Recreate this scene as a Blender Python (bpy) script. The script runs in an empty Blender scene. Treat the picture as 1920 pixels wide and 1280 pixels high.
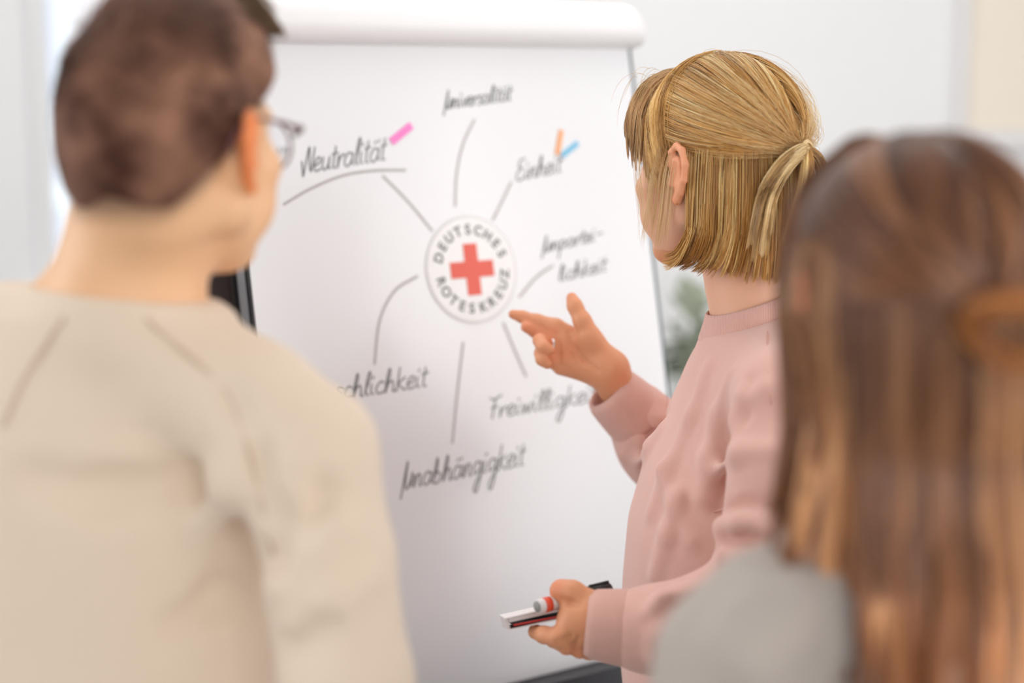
import bpy, math, random
import numpy as np
from mathutils import Vector, Matrix

# ------------------------------------------------------------------ camera, world, lights
SC = bpy.context.scene
COL = SC.collection
FPX = 3100.0
PITCH = math.radians(8.9)
CAMZ = 1.6
FWD = np.array([0, math.cos(PITCH), -math.sin(PITCH)])
UPV = np.array([0, math.sin(PITCH), math.cos(PITCH)])
RGT = np.array([1.0, 0, 0])
CAM = np.array([0, 0, CAMZ])


def pt(px, py, d):
    """world point seen at pixel px,py of the 1920x1280 frame at distance d in front of the lens"""
    return CAM + d * (FWD + RGT * (px - 960) / FPX - UPV * (py - 640) / FPX)


cd = bpy.data.cameras.new('camera')
cam = bpy.data.objects.new('camera', cd)
COL.objects.link(cam)
cam.location = CAM
cam.rotation_euler = (math.pi / 2 - PITCH, 0, 0)
cd.sensor_width = 36
cd.lens = FPX / 1920 * 36
cd.clip_start = 0.05
cd.dof.use_dof = True
cd.dof.focus_distance = 1.96
cd.dof.aperture_fstop = 1.6
SC.camera = cam

vs = SC.view_settings
SC.display_settings.display_device = 'sRGB'
vs.view_transform = 'Standard'
vs.look = 'None'
vs.gamma = 1
vs.use_curve_mapping = False
vs.exposure = 0.12
SC.cycles.use_denoising = True
SC.cycles.max_bounces = 8
SC.cycles.diffuse_bounces = 5
SC.cycles.sample_clamp_indirect = 4

W = bpy.data.worlds.new('world')
SC.world = W
W.use_nodes = True
W.node_tree.nodes['Background'].inputs[0].default_value = (1.0, 0.99, 0.985, 1)
W.node_tree.nodes['Background'].inputs[1].default_value = 1.5


def area(name, loc, rot, sx, sy, power, col=(1, 1, 1)):
    l = bpy.data.lights.new(name, 'AREA')
    l.shape = 'RECTANGLE'
    l.size, l.size_y, l.energy, l.color = sx, sy, power, col
    o = bpy.data.objects.new(name, l)
    o.location, o.rotation_euler = loc, rot
    COL.objects.link(o)
    return o


R90 = math.pi / 2
area('window_light_right', (2.95, 0.7, 1.75), (0, R90, 0), 1.7, 2.8, 31, (1.0, 0.985, 0.965))
area('window_light_rear', (1.1, -2.3, 1.75), (R90, 0, 0), 2.6, 1.7, 40, (1.0, 0.985, 0.97))
area('window_light_left', (-2.85, 1.6, 1.75), (0, -R90, 0), 1.5, 2.0, 26, (0.96, 0.98, 1.0))
area('ceiling_panel_light', (-0.1, 3.0, 2.80), (0, 0, 0), 2.6, 2.2, 29, (1.0, 0.97, 0.94))


# ------------------------------------------------------------------ helpers
def lin(c):
    return tuple(((v / 255) / 12.92 if v / 255 <= .04045 else ((v / 255 + .055) / 1.055) ** 2.4) for v in c)


def mat(name, rgb, rough=.6, metal=0, spec=.5, noise=None, bump=None, attr=None, sss=0, sheen=0, trans=0, emis=0, coat=0, wave=None):
    """noise=(scale, amount) colour mottling; bump=(scale, strength, dist); attr = colour attribute multiplied in"""
    m = bpy.data.materials.new(name)
    m.use_nodes = True
    nt = m.node_tree
    b = nt.nodes['Principled BSDF']
    c = lin(rgb) + (1,)
    b.inputs['Base Color'].default_value = c
    b.inputs['Roughness'].default_value = rough
    b.inputs['Metallic'].default_value = metal
    b.inputs['Specular IOR Level'].default_value = spec
    if sss:
        b.inputs['Subsurface Weight'].default_value = sss
        b.inputs['Subsurface Radius'].default_value = (1, .35, .2)
        b.inputs['Subsurface Scale'].default_value = .006
    if sheen:
        b.inputs['Sheen Weight'].default_value = sheen
        b.inputs['Sheen Roughness'].default_value = .6
    if trans:
        b.inputs['Transmission Weight'].default_value = trans
        b.inputs['IOR'].default_value = 1.45 if name == 'window_glass' else 1.04
    if coat:
        b.inputs['Coat Weight'].default_value = coat
        b.inputs['Coat Roughness'].default_value = .25
    tc = nt.nodes.new('ShaderNodeTexCoord')
    src = None
    if attr:
        a = nt.nodes.new('ShaderNodeAttribute')
        a.attribute_name = attr
        src = a.outputs['Color']
    if noise:
        n = nt.nodes.new('ShaderNodeTexNoise')
        n.inputs['Scale'].default_value = noise[0]
        n.inputs['Detail'].default_value = 3
        nt.links.new(tc.outputs['Object'], n.inputs['Vector'])
        mr = nt.nodes.new('ShaderNodeMapRange')
        mr.inputs[3].default_value = 1 - noise[1]
        mr.inputs[4].default_value = 1 + noise[1]
        nt.links.new(n.outputs['Fac'], mr.inputs[0])
        mx = nt.nodes.new('ShaderNodeMix')
        mx.data_type = 'RGBA'
        mx.blend_type = 'MULTIPLY'
        mx.inputs[0].default_value = 1
        if src is None:
            mx.inputs[6].default_value = c
        else:
            nt.links.new(src, mx.inputs[6])
        nt.links.new(mr.outputs[0], mx.inputs[7])
        src = mx.outputs[2]
    if src is not None:
        nt.links.new(src, b.inputs['Base Color'])
    hs = None
    if bump:
        n = nt.nodes.new('ShaderNodeTexNoise')
        n.inputs['Scale'].default_value = bump[0]
        n.inputs['Detail'].default_value = 4
        nt.links.new(tc.outputs['Object'], n.inputs['Vector'])
        hs = n.outputs['Fac']
    if wave:                       # (scale, direction vector rotation, strength)
        mp = nt.nodes.new('ShaderNodeMapping')
        mp.inputs['Rotation'].default_value = wave[1]
        nt.links.new(tc.outputs['Object'], mp.inputs[0])
        w = nt.nodes.new('ShaderNodeTexWave')
        w.inputs['Scale'].default_value = wave[0]
        w.inputs['Distortion'].default_value = .6
        nt.links.new(mp.outputs[0], w.inputs[0])
        hs = w.outputs['Fac']
        bump = (0, wave[2], wave[3])
    if hs is not None:
        bp = nt.nodes.new('ShaderNodeBump')
        bp.inputs['Strength'].default_value = bump[1]
        bp.inputs['Distance'].default_value = bump[2]
        nt.links.new(hs, bp.inputs['Height'])
        nt.links.new(bp.outputs[0], b.inputs['Normal'])
    if emis:
        b.inputs['Emission Color'].default_value = c
        b.inputs['Emission Strength'].default_value = emis
    return m


def link(o, parent=None):
    COL.objects.link(o)
    if parent is not None:
        o.parent = parent
        o.matrix_parent_inverse = parent.matrix_world.inverted()
    return o


def tag(o, label=None, cat=None, group=None, kind=None):
    if label: o['label'] = label
    if cat: o['category'] = cat
    if group: o['group'] = group
    if kind: o['kind'] = kind
    return o


def empty(name, loc, label, cat, group=None):
    o = bpy.data.objects.new(name, None)
    o.empty_display_size = .05
    o.location = Vector(loc)
    COL.objects.link(o)
    o.matrix_world = Matrix.Translation(Vector(loc))
    return tag(o, label, cat, group)


def meshobj(name, V, Fc, m, parent=None, smooth=True, cols=None):
    me = bpy.data.meshes.new(name)
    V = np.asarray(V, dtype=np.float32)
    if isinstance(Fc, np.ndarray):
        n, k = Fc.shape
        me.vertices.add(len(V))
        me.vertices.foreach_set('co', V.ravel())
        me.loops.add(n * k)
        me.loops.foreach_set('vertex_index', Fc.astype(np.int32).ravel())
        me.polygons.add(n)
        me.polygons.foreach_set('loop_start', np.arange(0, n * k, k, dtype=np.int32))
        me.update(calc_edges=True)
    else:
        me.from_pydata([tuple(map(float, v)) for v in V], [], Fc)
    me.validate()
    if smooth:
        me.polygons.foreach_set('use_smooth', np.ones(len(me.polygons), dtype=bool))
    if cols is not None:
        ca = me.color_attributes.new('tint', 'FLOAT_COLOR', 'POINT')
        ca.data.foreach_set('color', np.concatenate([cols, np.ones((len(cols), 1))], 1).astype(np.float32).ravel())
    me.materials.append(m)
    me.update()
    o = bpy.data.objects.new(name, me)
    return link(o, parent)


class MB:
    """collects simple solids into one mesh"""
    def __init__(s):
        s.v, s.f = [], []

    def box(s, lo, hi, M=None):
        x0, y0, z0 = lo
        x1, y1, z1 = hi
        p = [(x0, y0, z0), (x1, y0, z0), (x1, y1, z0), (x0, y1, z0), (x0, y0, z1), (x1, y0, z1), (x1, y1, z1), (x0, y1, z1)]
        if M is not None: p = [tuple(M @ Vector(q)) for q in p]
        b = len(s.v)
        s.v += p
        s.f += [tuple(b + i for i in f) for f in ((0, 3, 2, 1), (4, 5, 6, 7), (0, 1, 5, 4), (1, 2, 6, 5), (2, 3, 7, 6), (3, 0, 4, 7))]
        return s

    def prism(s, poly, d0, d1, M):
        """poly in local xz, extruded along local y"""
        b = len(s.v)
        n = len(poly)
        s.v += [tuple(M @ Vector((x, d0, z))) for x, z in poly] + [tuple(M @ Vector((x, d1, z))) for x, z in poly]
        s.f += [tuple(range(b, b + n)), tuple(range(b + 2 * n - 1, b + n - 1, -1))]
        s.f += [(b + i, b + n + i, b + n + (i + 1) % n, b + (i + 1) % n) for i in range(n)]
        return s

    def tube(s, pts, rad, seg=8, caps=True):
        pts = [np.array(p, float) for p in pts]
        rad = rad if hasattr(rad, '__len__') else [rad] * len(pts)
        b = len(s.v)
        n0 = None
        for i, p in enumerate(pts):
            t = pts[min(i + 1, len(pts) - 1)] - pts[max(i - 1, 0)]
            t = t / (np.linalg.norm(t) + 1e-9)
            if n0 is None:
                n0 = np.cross(t, [0, 0, 1] if abs(t[2]) < .9 else [1, 0, 0])
            n0 = n0 - t * (n0 @ t)
            n0 /= np.linalg.norm(n0) + 1e-9
            c = np.cross(t, n0)
            for k in range(seg):
                a = 2 * math.pi * k / seg
                s.v.append(tuple(p + rad[i] * (math.cos(a) * n0 + math.sin(a) * c)))
        for i in range(len(pts) - 1):
            for k in range(seg):
                k2 = (k + 1) % seg
                s.f.append((b + i * seg + k, b + i * seg + k2, b + (i + 1) * seg + k2, b + (i + 1) * seg + k))
        if caps:
            s.f.append(tuple(b + k for k in range(seg))[::-1])
            e = b + (len(pts) - 1) * seg
            s.f.append(tuple(e + k for k in range(seg)))
        return s

    def build(s, name, m, parent=None, smooth=False, bevel=0):
        o = meshobj(name, s.v, s.f, m, parent, smooth)
        if bevel:
            md = o.modifiers.new('bevel', 'BEVEL')
            md.width = bevel
            md.segments = 3
        return o


def ball(name, c, r, m, parent, seg=16, scale=(1, 1, 1), R=None):
    v, f = [], []
    for i in range(seg // 2 + 1):
        th = math.pi * i / (seg // 2)
        for k in range(seg):
            ph = 2 * math.pi * k / seg
            q = np.array([math.sin(th) * math.cos(ph) * scale[0], math.sin(th) * math.sin(ph) * scale[1], math.cos(th) * scale[2]]) * r
            if R is not None: q = R @ q
            v.append(np.array(c) + q)
    for i in range(seg // 2):
        for k in range(seg):
            f.append((i * seg + k, (i + 1) * seg + k, (i + 1) * seg + (k + 1) % seg, i * seg + (k + 1) % seg))
    return meshobj(name, v, f, m, parent)


# ------------------------------------------------------------------ signed distance sculpting
class Field:
    def __init__(s, lo, hi, h):
        s.lo = np.array(lo, float)
        s.h = h
        s.n = np.ceil((np.array(hi) - s.lo) / h).astype(int) + 1
        s.F = np.full(tuple(s.n), .2, dtype=np.float32)

    def sub(s, lo, hi):
        a = np.clip(np.floor((np.minimum(lo, hi) - s.lo) / s.h).astype(int), 0, s.n)
        b = np.clip(np.ceil((np.maximum(lo, hi) - s.lo) / s.h).astype(int) + 1, 0, s.n)
        if np.any(b <= a): return None, None
        sl = tuple(slice(i, j) for i, j in zip(a, b))
        ax = [(s.lo[i] + s.h * np.arange(a[i], b[i])).astype(np.float32) for i in range(3)]
        return sl, (ax[0][:, None, None], ax[1][None, :, None], ax[2][None, None, :])

    def comb(s, sl, d, k, op):
        A = s.F[sl]
        if op == 'cut': d = -d
        if op == 'add':
            h = np.clip(.5 + .5 * (d - A) / k, 0, 1)
            s.F[sl] = d * (1 - h) + A * h - k * h * (1 - h)
        else:
            h = np.clip(.5 - .5 * (d - A) / k, 0, 1)
            s.F[sl] = d * (1 - h) + A * h + k * h * (1 - h)

    def ell(s, c, r, R=None, k=.01, op='add', pad=None):
        c, r = np.array(c, float), np.array(r, float)
        R = np.eye(3) if R is None else R
        ext = np.sqrt(((R * r[None, :]) ** 2).sum(1)) + (pad if pad is not None else 2 * k + .02)
        sl, g = s.sub(c - ext, c + ext)
        if sl is None: return
        X, Y, Z = g[0] - c[0], g[1] - c[1], g[2] - c[2]
        q = [X * R[0, i] + Y * R[1, i] + Z * R[2, i] for i in range(3)]
        k0 = np.sqrt(sum((q[i] / r[i]) ** 2 for i in range(3)))
        k1 = np.sqrt(sum((q[i] / r[i] ** 2) ** 2 for i in range(3))) + 1e-6
        s.comb(sl, (k0 * (k0 - 1) / k1).astype(np.float32), k, op)

    def cap(s, a, b, ra, rb=None, k=.01, op='add', side=None, flat=1.0):
        """tapered capsule; side = unit vector along which the section is scaled by flat (<1 thinner)"""
        a, b = np.array(a, float), np.array(b, float)
        rb = ra if rb is None else rb
        m = max(ra, rb) * max(1, flat) + 2 * k + .015
        sl, g = s.sub(np.minimum(a, b) - m, np.maximum(a, b) + m)
        if sl is None: return
        ab = b - a
        L = max(ab @ ab, 1e-9)
        X, Y, Z = g[0] - a[0], g[1] - a[1], g[2] - a[2]
        t = np.clip((X * ab[0] + Y * ab[1] + Z * ab[2]) / L, 0, 1)
        X, Y, Z = X - t * ab[0], Y - t * ab[1], Z - t * ab[2]
        d2 = X * X + Y * Y + Z * Z
        sc = 1.0
        if side is not None:
            w = X * side[0] + Y * side[1] + Z * side[2]
            d2 = d2 + w * w * (1 / flat ** 2 - 1)
            sc = min(1, flat) ** .5
        s.comb(sl, ((np.sqrt(d2) - (ra + (rb - ra) * t)) * sc).astype(np.float32), k, op)

    def chain(s, pts, rs, k=.006, op='add', **kw):
        for i in range(len(pts) - 1):
            s.cap(pts[i], pts[i + 1], rs[i], rs[i + 1], k, op, **kw)

    def loft(s, rows, k=.02, op='add', ang=0.0, p=2.0):
        """rows: (z, cx, cy, rx, ry) sorted by z; ang turns the section; p superellipse power"""
        rows = np.array(sorted(rows))
        z0, z1 = rows[0, 0], rows[-1, 0]
        R = max(rows[:, 3].max(), rows[:, 4].max()) + .05
        sl, g = s.sub([rows[:, 1].min() - R, rows[:, 2].min() - R, z0 - .05], [rows[:, 1].max() + R, rows[:, 2].max() + R, z1 + .05])
        if sl is None: return
        z = g[2].ravel()
        # smooth interpolation
        def sm(col):
            zz = np.linspace(z0, z1, 160)
            v = np.interp(zz, rows[:, 0], rows[:, col])
            ker = np.hanning(17)
            ker /= ker.sum()
            v = np.convolve(np.pad(v, 8, mode='edge'), ker, 'valid')
            return np.interp(z, zz, v)[None, None, :].astype(np.float32)
        cx, cy, rx, ry = sm(1), sm(2), sm(3), sm(4)
        X, Y = g[0] - cx, g[1] - cy
        ca, sa = math.cos(ang), math.sin(ang)
        u, v = X * ca + Y * sa, -X * sa + Y * ca
        q = (np.abs(u / rx) ** p + np.abs(v / ry) ** p) ** (1 / p)
        d = (q - 1) * np.minimum(rx, ry) + 0 * g[2]
        dz = np.maximum(z0 - g[2], g[2] - z1) + 0 * d
        d = np.maximum(d, dz)
        s.comb(sl, d.astype(np.float32), k, op)

    def plane(s, c, n, k=.01):
        """keep the half space behind the plane (n points to what is removed)"""
        n = np.array(n, float) / np.linalg.norm(n)
        sl, g = s.sub(s.lo, s.lo + s.h * s.n)
        d = (g[0] - c[0]) * n[0] + (g[1] - c[1]) * n[1] + (g[2] - c[2]) * n[2]
        s.comb(sl, d.astype(np.float32), k, 'int')

    def at(s, P):
        P = np.atleast_2d(P)
        i = np.clip(np.round((P - s.lo) / s.h).astype(int), 0, s.n - 1)
        return s.F[i[:, 0], i[:, 1], i[:, 2]]

    def val(s, P):
        """trilinear"""
        P = np.atleast_2d(P)
        q = np.clip((P - s.lo) / s.h, 0, s.n - 1.001)
        i = q.astype(int)
        f = q - i
        r = 0
        for dx in (0, 1):
            for dy in (0, 1):
                for dz in (0, 1):
                    w = (f[:, 0] if dx else 1 - f[:, 0]) * (f[:, 1] if dy else 1 - f[:, 1]) * (f[:, 2] if dz else 1 - f[:, 2])
                    r = r + w * s.F[i[:, 0] + dx, i[:, 1] + dy, i[:, 2] + dz]
        return r

    def surf(s, px, py, off=0.0, dmax=4):
        """first surface point of the sculpt on the line of sight through a pixel"""
        r = pt(px, py, 1) - CAM
        t = np.arange(.6, dmax, .0015)
        P = CAM + t[:, None] * r[None, :]
        ok = np.all((P > s.lo) & (P < s.lo + s.h * (s.n - 1)), axis=1)
        v = np.where(ok, s.at(P), 1)
        j = np.argmax(v < 0)
        if v[j] >= 0: j = int(np.argmin(v))
        return CAM + (t[j] - off) * r

    def fold(s, pix, r0, k=.02, op='add', off=0.0):
        """soft ridge (add) or crease (cut) along pixels projected on the surface"""
        P = [s.surf(x, y, off) for x, y in pix]
        n = len(P)
        rs = [r0 * (.35 + .65 * math.sin(math.pi * (i + .5) / n)) for i in range(n)]
        s.chain(P, rs, k=k, op=op)

    def blur(s, n=1):
        F = s.F
        for _ in range(n):
            for a in range(3):
                G = F.copy()
                u = [slice(None)] * 3
                l = [slice(None)] * 3
                m = [slice(None)] * 3
                u[a], l[a], m[a] = slice(2, None), slice(None, -2), slice(1, -1)
                G[tuple(m)] = .25 * F[tuple(u)] + .25 * F[tuple(l)] + .5 * F[tuple(m)]
                F = G
        s.F = F

    def mesh(s):
        F = s.F
        F[0], F[-1] = .1, .1
        F[:, 0], F[:, -1] = .1, .1
        F[:, :, 0], F[:, :, -1] = .1, .1
        ins = F < 0
        nx, ny, nz = F.shape
        c = np.zeros((nx - 1, ny - 1, nz - 1), dtype=np.uint8)
        for dx in (0, 1):
            for dy in (0, 1):
                for dz in (0, 1):
                    c += ins[dx:nx - 1 + dx, dy:ny - 1 + dy, dz:nz - 1 + dz]
        act = (c > 0) & (c < 8)
        ii = np.argwhere(act)
        idx = np.full(act.shape, -1, dtype=np.int32)
        idx[act] = np.arange(len(ii), dtype=np.int32)
        acc = np.zeros((len(ii), 3))
        cnt = np.zeros(len(ii))
        cs = [(a, b, d) for a in (0, 1) for b in (0, 1) for d in (0, 1)]
        vals = {q: F[ii[:, 0] + q[0], ii[:, 1] + q[1], ii[:, 2] + q[2]] for q in cs}
        for q in cs:
            for ax in range(3):
                if q[ax]: continue
                q2 = list(q)
                q2[ax] = 1
                a, b = vals[q], vals[tuple(q2)]
                m = (a < 0) != (b < 0)
                t = np.where(m, a / np.where(m, a - b, 1), 0)
                p = np.zeros((len(ii), 3))
                p[:] = q
                p[:, ax] = t
                acc += p * m[:, None]
                cnt += m
        V = s.lo + s.h * (ii + acc / cnt[:, None])
        faces = []
        for ax in range(3):
            o1, o2 = [(1, 2), (2, 0), (0, 1)][ax]
            sl0 = [slice(1, -1)] * 3
            a_sl, b_sl = [slice(1, -1)] * 3, [slice(1, -1)] * 3
            a_sl[ax], b_sl[ax] = slice(0, -1), slice(1, None)
            a, b = ins[tuple(a_sl)], ins[tuple(b_sl)]
            e = np.argwhere(a != b)
            sgn = a[e[:, 0], e[:, 1], e[:, 2]]
            off = np.ones(3, int)
            off[ax] = 0
            e = e + off
            def cell(d1, d2):
                q = e.copy()
                q[:, o1] -= d1
                q[:, o2] -= d2
                return idx[q[:, 0], q[:, 1], q[:, 2]]
            quad = np.stack([cell(1, 1), cell(0, 1), cell(0, 0), cell(1, 0)], 1)
            quad[~sgn] = quad[~sgn][:, ::-1]
            faces.append(quad)
        Fc = np.concatenate(faces)
        Fc = Fc[(Fc >= 0).all(1)]
        return V, Fc


def strand_mesh(paths, rad, cols, sides=3, tip=.25):
    """paths N,K,3; rad N; cols N,3 or N,K,3 -> verts, quads, colours"""
    N, K, _ = paths.shape
    T = np.gradient(paths, axis=1)
    T /= np.linalg.norm(T, axis=2, keepdims=True) + 1e-9
    ref = np.array([.31, .17, .93])
    A = np.cross(T, ref)
    A /= np.linalg.norm(A, axis=2, keepdims=True) + 1e-9
    B = np.cross(T, A)
    tt = np.linspace(0, 1, K)
    tp = np.clip((1 - tt) / .25, 0, 1) * (1 - tip) + tip
    r = rad[:, None] * tp[None, :]
    ring = []
    for k in range(sides):
        a = 2 * math.pi * k / sides
        ring.append(paths + r[..., None] * (math.cos(a) * A + math.sin(a) * B))
    V = np.stack(ring, 2)                       # N,K,S,3
    base = (np.arange(N)[:, None] * K + np.arange(K - 1)[None, :]) * sides
    q = []
    for k in range(sides):
        k2 = (k + 1) % sides
        q.append(np.stack([base + k, base + k2, base + sides + k2, base + sides + k], -1).reshape(-1, 4))
    if cols.ndim == 2: cols = np.repeat(cols[:, None, :], K, 1)
    C = np.repeat(cols[:, :, None, :], sides, 2).reshape(-1, 3)
    return V.reshape(-1, 3), np.concatenate(q), C


def rot_frame(yaw, pitch=0, roll=0):
    """columns right, forward, up; yaw>0 turns left; pitch>0 looks down; roll>0 tips toward the right shoulder"""
    cy, sy = math.cos(yaw), math.sin(yaw)
    Rz = np.array([[cy, -sy, 0], [sy, cy, 0], [0, 0, 1]])
    cp, sp = math.cos(-pitch), math.sin(-pitch)
    Rx = np.array([[1, 0, 0], [0, cp, -sp], [0, sp, cp]])
    cr, sr = math.cos(roll), math.sin(roll)
    Ry = np.array([[cr, 0, sr], [0, 1, 0], [-sr, 0, cr]])
    return Rz @ Rx @ Ry


# ------------------------------------------------------------------ the room
M_wall = mat('wall_paint', (236, 236, 237), .85, noise=(3, .012), bump=(160, .05, .001))
M_ceil = mat('ceiling_paint', (244, 244, 243), .9, noise=(3, .01))
M_floor = mat('grey_lino', (176, 172, 168), .5, noise=(14, .05))
M_trim = mat('white_trim', (240, 240, 240), .5, noise=(5, .01))
M_glass = mat('window_glass', (245, 250, 255), .02, trans=1.0, noise=(2, .005))
XL, XR, YF, YB, ZC = -3.0, 3.1, -2.6, 4.7, 2.85


def structure(o):
    return tag(o, kind='structure')


structure(MB().box((XL - .1, YF - .1, -.1), (XR + .1, YB + .1, 0)).build('floor', M_floor))
structure(MB().box((XL - .1, YF - .1, ZC), (XR + .1, YB + .1, ZC + .1)).build('ceiling', M_ceil))
# back wall with the window opening on the left
wx0, wx1, wz0, wz1 = -1.37, -.42, 1.02, 2.35
structure(MB().box((XL, YB, 0), (wx0, YB + .22, ZC)).box((wx1, YB, 0), (XR, YB + .22, ZC))
          .box((wx0, YB, 0), (wx1, YB + .22, wz0)).box((wx0, YB, wz1), (wx1, YB + .22, ZC)).build('wall_back', M_wall))
# side walls and the wall behind the viewer, each with a window opening
structure(MB().box((XR, YF, 0), (XR + .2, -.9, ZC)).box((XR, 2.7, 0), (XR + .2, YB, ZC))
          .box((XR, -.9, 0), (XR + .2, 2.7, .85)).box((XR, -.9, 2.6), (XR + .2, 2.7, ZC)).build('wall_right', M_wall))
structure(MB().box((XL - .2, YF, 0), (XL, .5, ZC)).box((XL - .2, 2.7, 0), (XL, YB, ZC))
          .box((XL - .2, .5, 0), (XL, 2.7, .95)).box((XL - .2, .5, 2.55), (XL, 2.7, ZC)).build('wall_left', M_wall))
structure(MB().box((XL, YF - .2, 0), (-1.3, YF, ZC)).box((2.5, YF - .2, 0), (XR, YF, ZC))
          .box((-1.3, YF - .2, 0), (2.5, YF, .85)).box((-1.3, YF - .2, 2.6), (2.5, YF, ZC)).build('wall_front', M_wall))
structure(MB().box((XL, YB - .015, 0), (XR, YB, .09)).build('baseboard_back', M_trim, bevel=.004))
structure(MB().box((XR - .015, YF, 0), (XR, YB - .016, .09)).build('baseboard_right', M_trim, bevel=.004))
structure(MB().box((XL, YF, 0), (XL + .015, YB - .016, .09)).build('baseboard_left', M_trim, bevel=.004))


def window(name, lo, hi, axis, bars, fw=.06):
    """frame with panes; axis = the thin axis; bars = list of (u position) mullions / (v) transoms as fractions"""
    fr = MB()
    u = 0 if axis == 1 else 1
    a0, a1, z0, z1 = lo[u], hi[u], lo[2], hi[2]
    y0, y1 = lo[axis], hi[axis]

    def bx(p0, p1, q0, q1, d0=y0, d1=y1):
        l, h = [0, 0, q0], [0, 0, q1]
        l[u], h[u], l[axis], h[axis] = p0, p1, d0, d1
        fr.box(l, h)
    bx(a0, a0 + fw, z0, z1)
    bx(a1 - fw, a1, z0, z1)
    bx(a0 + fw, a1 - fw, z0, z0 + fw)
    bx(a0 + fw, a1 - fw, z1 - fw, z1)
    us, vs_ = [a0 + fw] + [b for b in bars[0]] + [a1 - fw], bars[1]
    for b in bars[0]: bx(b - fw * .4, b + fw * .4, z0 + fw, z1 - fw)
    for b in bars[1]: bx(a0 + fw, a1 - fw, b - fw * .5, b + fw * .5, y0 + .004, y1 - .004)
    o = structure(fr.build(name, M_trim))
    for i in range(len(us) - 1):
        l, h = [0, 0, z0 + fw], [0, 0, z1 - fw]
        l[u], h[u] = us[i], us[i + 1]
        m_ = (y0 + y1) / 2
        l[axis], h[axis] = m_ - .003, m_ + .003
        MB().box(l, h).build('pane', M_glass, o)
    return o


window('window_1', (wx0, YB + .08, wz0), (wx1, YB + .14, wz1), 1, ([], []), .035)
window('window_2', (XR + .08, -.9, .85), (XR + .14, 2.7, 2.6), 0, ([.3, 1.5], []))
window('window_3', (XL - .14, .5, .95), (XL - .08, 2.7, 2.55), 0, ([1.6], []))
window('window_4', (-1.3, YF - .14, .85), (2.5, YF - .08, 2.6), 1, ([0, 1.2], []))
structure(MB().box((wx0 - .03, YB - .05, wz0 - .03), (wx1 + .03, YB + .078, wz0 - .001)).build('trim_1', M_trim, bevel=.004))

# ceiling luminaire
cl = empty('ceiling_light', (-.1, 3.0, ZC), 'flat white ceiling light panel above the flip chart', 'lamp')
MB().box((-1.5, 1.8, ZC - .04), (1.3, 4.2, ZC - .001)).build('housing', M_trim, cl)

# the house across the street
M_fac = mat('pale_render', (226, 220, 219), .9, noise=(.8, .03))
M_facw = mat('white_window_surround', (240, 246, 248), .7, noise=(2, .01))
M_facg = mat('bluish_pane', (206, 210, 222), .35, noise=(1.2, .06))
DB = 16.0
bl = empty('neighbouring_building', (-4.5, DB, -4), 'pale rendered house across the street seen through the window', 'building')
MB().box((-12, DB, -6), (6, DB + 4, 9)).build('wall', M_fac, bl)


def fz(py): return pt(0, py, DB)[2]
def fx(px): return (px - 960) / FPX * DB


for (x0, x1) in ((58, 150), (262, 354), (466, 558)):
    for (ya, yb) in ((300, 540), (-140, 275)):
        MB().box((fx(x0), DB - .06, fz(yb)), (fx(x1), DB - .001, fz(ya))).build('window_frame', M_facw, bl)
        fr = bl.children[-1]
        if ya == 300:
            MB().box((fx(x0 + 10), DB - .09, fz(333)), (fx(x1 - 21), DB - .062, fz(306))).build('pane', M_facg, fr)
            MB().box((fx(x0 + 10), DB - .09, fz(482)), (fx(x1 - 21), DB - .062, fz(386))).build('pane', M_facg, fr)
        else:
            MB().box((fx(x0 + 10), DB - .09, fz(180)), (fx(x1 - 21), DB - .062, fz(-120))).build('pane', M_facg, fr)

# beige pinboard on the right of the back wall
M_beige = mat('beige_felt', (240, 230, 215), .9, noise=(6, .02), bump=(300, .2, .001))
M_alu = mat('pale_frame', (226, 224, 224), .4, noise=(8, .01))
pbx0 = (1793 - 960) / FPX * 4.66
pz = pt(1800, 243, 4.66)[2]
pb = empty('pinboard', (pbx0 + .7, 4.69, pz + .6), 'beige felt pinboard with a pale frame on the back wall at the right', 'pinboard')
MB().box((pbx0 + .02, 4.668, pz), (pbx0 + 1.4, 4.685, pz + 1.15)).build('felt_panel', M_beige, pb)
for nm, lo, hi in (('frame_rail', (pbx0 - .01, 4.655, pz - .05), (pbx0 + 1.43, 4.699, pz - .001)),
                   ('frame_rail', (pbx0 - .01, 4.655, pz + 1.151), (pbx0 + 1.43, 4.699, pz + 1.18)),
                   ('frame_stile', (pbx0 - .01, 4.655, pz), (pbx0 + .019, 4.699, pz + 1.15)),
                   ('frame_stile', (pbx0 + 1.401, 4.655, pz), (pbx0 + 1.43, 4.699, pz + 1.15))):
    MB().box(lo, hi).build(nm, M_alu, pb, bevel=.003)

# potted plant far behind the flip chart on a low cabinet
M_leaf = mat('dull_green_leaf', (150, 158, 138), .5, noise=(20, .15))
M_pot = mat('grey_pot', (168, 166, 162), .6, noise=(12, .04))
M_cab = mat('pale_grey_laminate', (214, 213, 211), .45, noise=(5, .01))
pc = pt(1285, 700, 4.3)
cab = empty('low_cabinet', (pc[0] + .1, 4.4, 0), 'pale grey low cabinet against the back wall under the plant', 'cabinet')
MB().box((pc[0] - .25, 4.12, .04), (pc[0] + .75, 4.68, .58)).build('body', M_cab, cab, bevel=.003)
MB().box((pc[0] - .22, 4.16, .0), (pc[0] + .72, 4.66, .039)).build('plinth', M_pot, cab)
for i in (0, 1):
    d_ = MB().box((pc[0] - .245 + i * .5, 4.10, .06), (pc[0] + .243 + i * .5, 4.119, .565)).build('door', M_cab, cab, bevel=.002)
    MB().box((pc[0] + .20 + i * .08, 4.075, .40), (pc[0] + .212 + i * .08, 4.099, .52)).build('handle', M_alu, d_)
pl = empty('potted_plant', (pc[0], 4.35, .581), 'grey-green leafy plant in a grey pot between flip chart and pink sweatshirt', 'plant')
bx_, by_ = pc[0], 4.35
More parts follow.
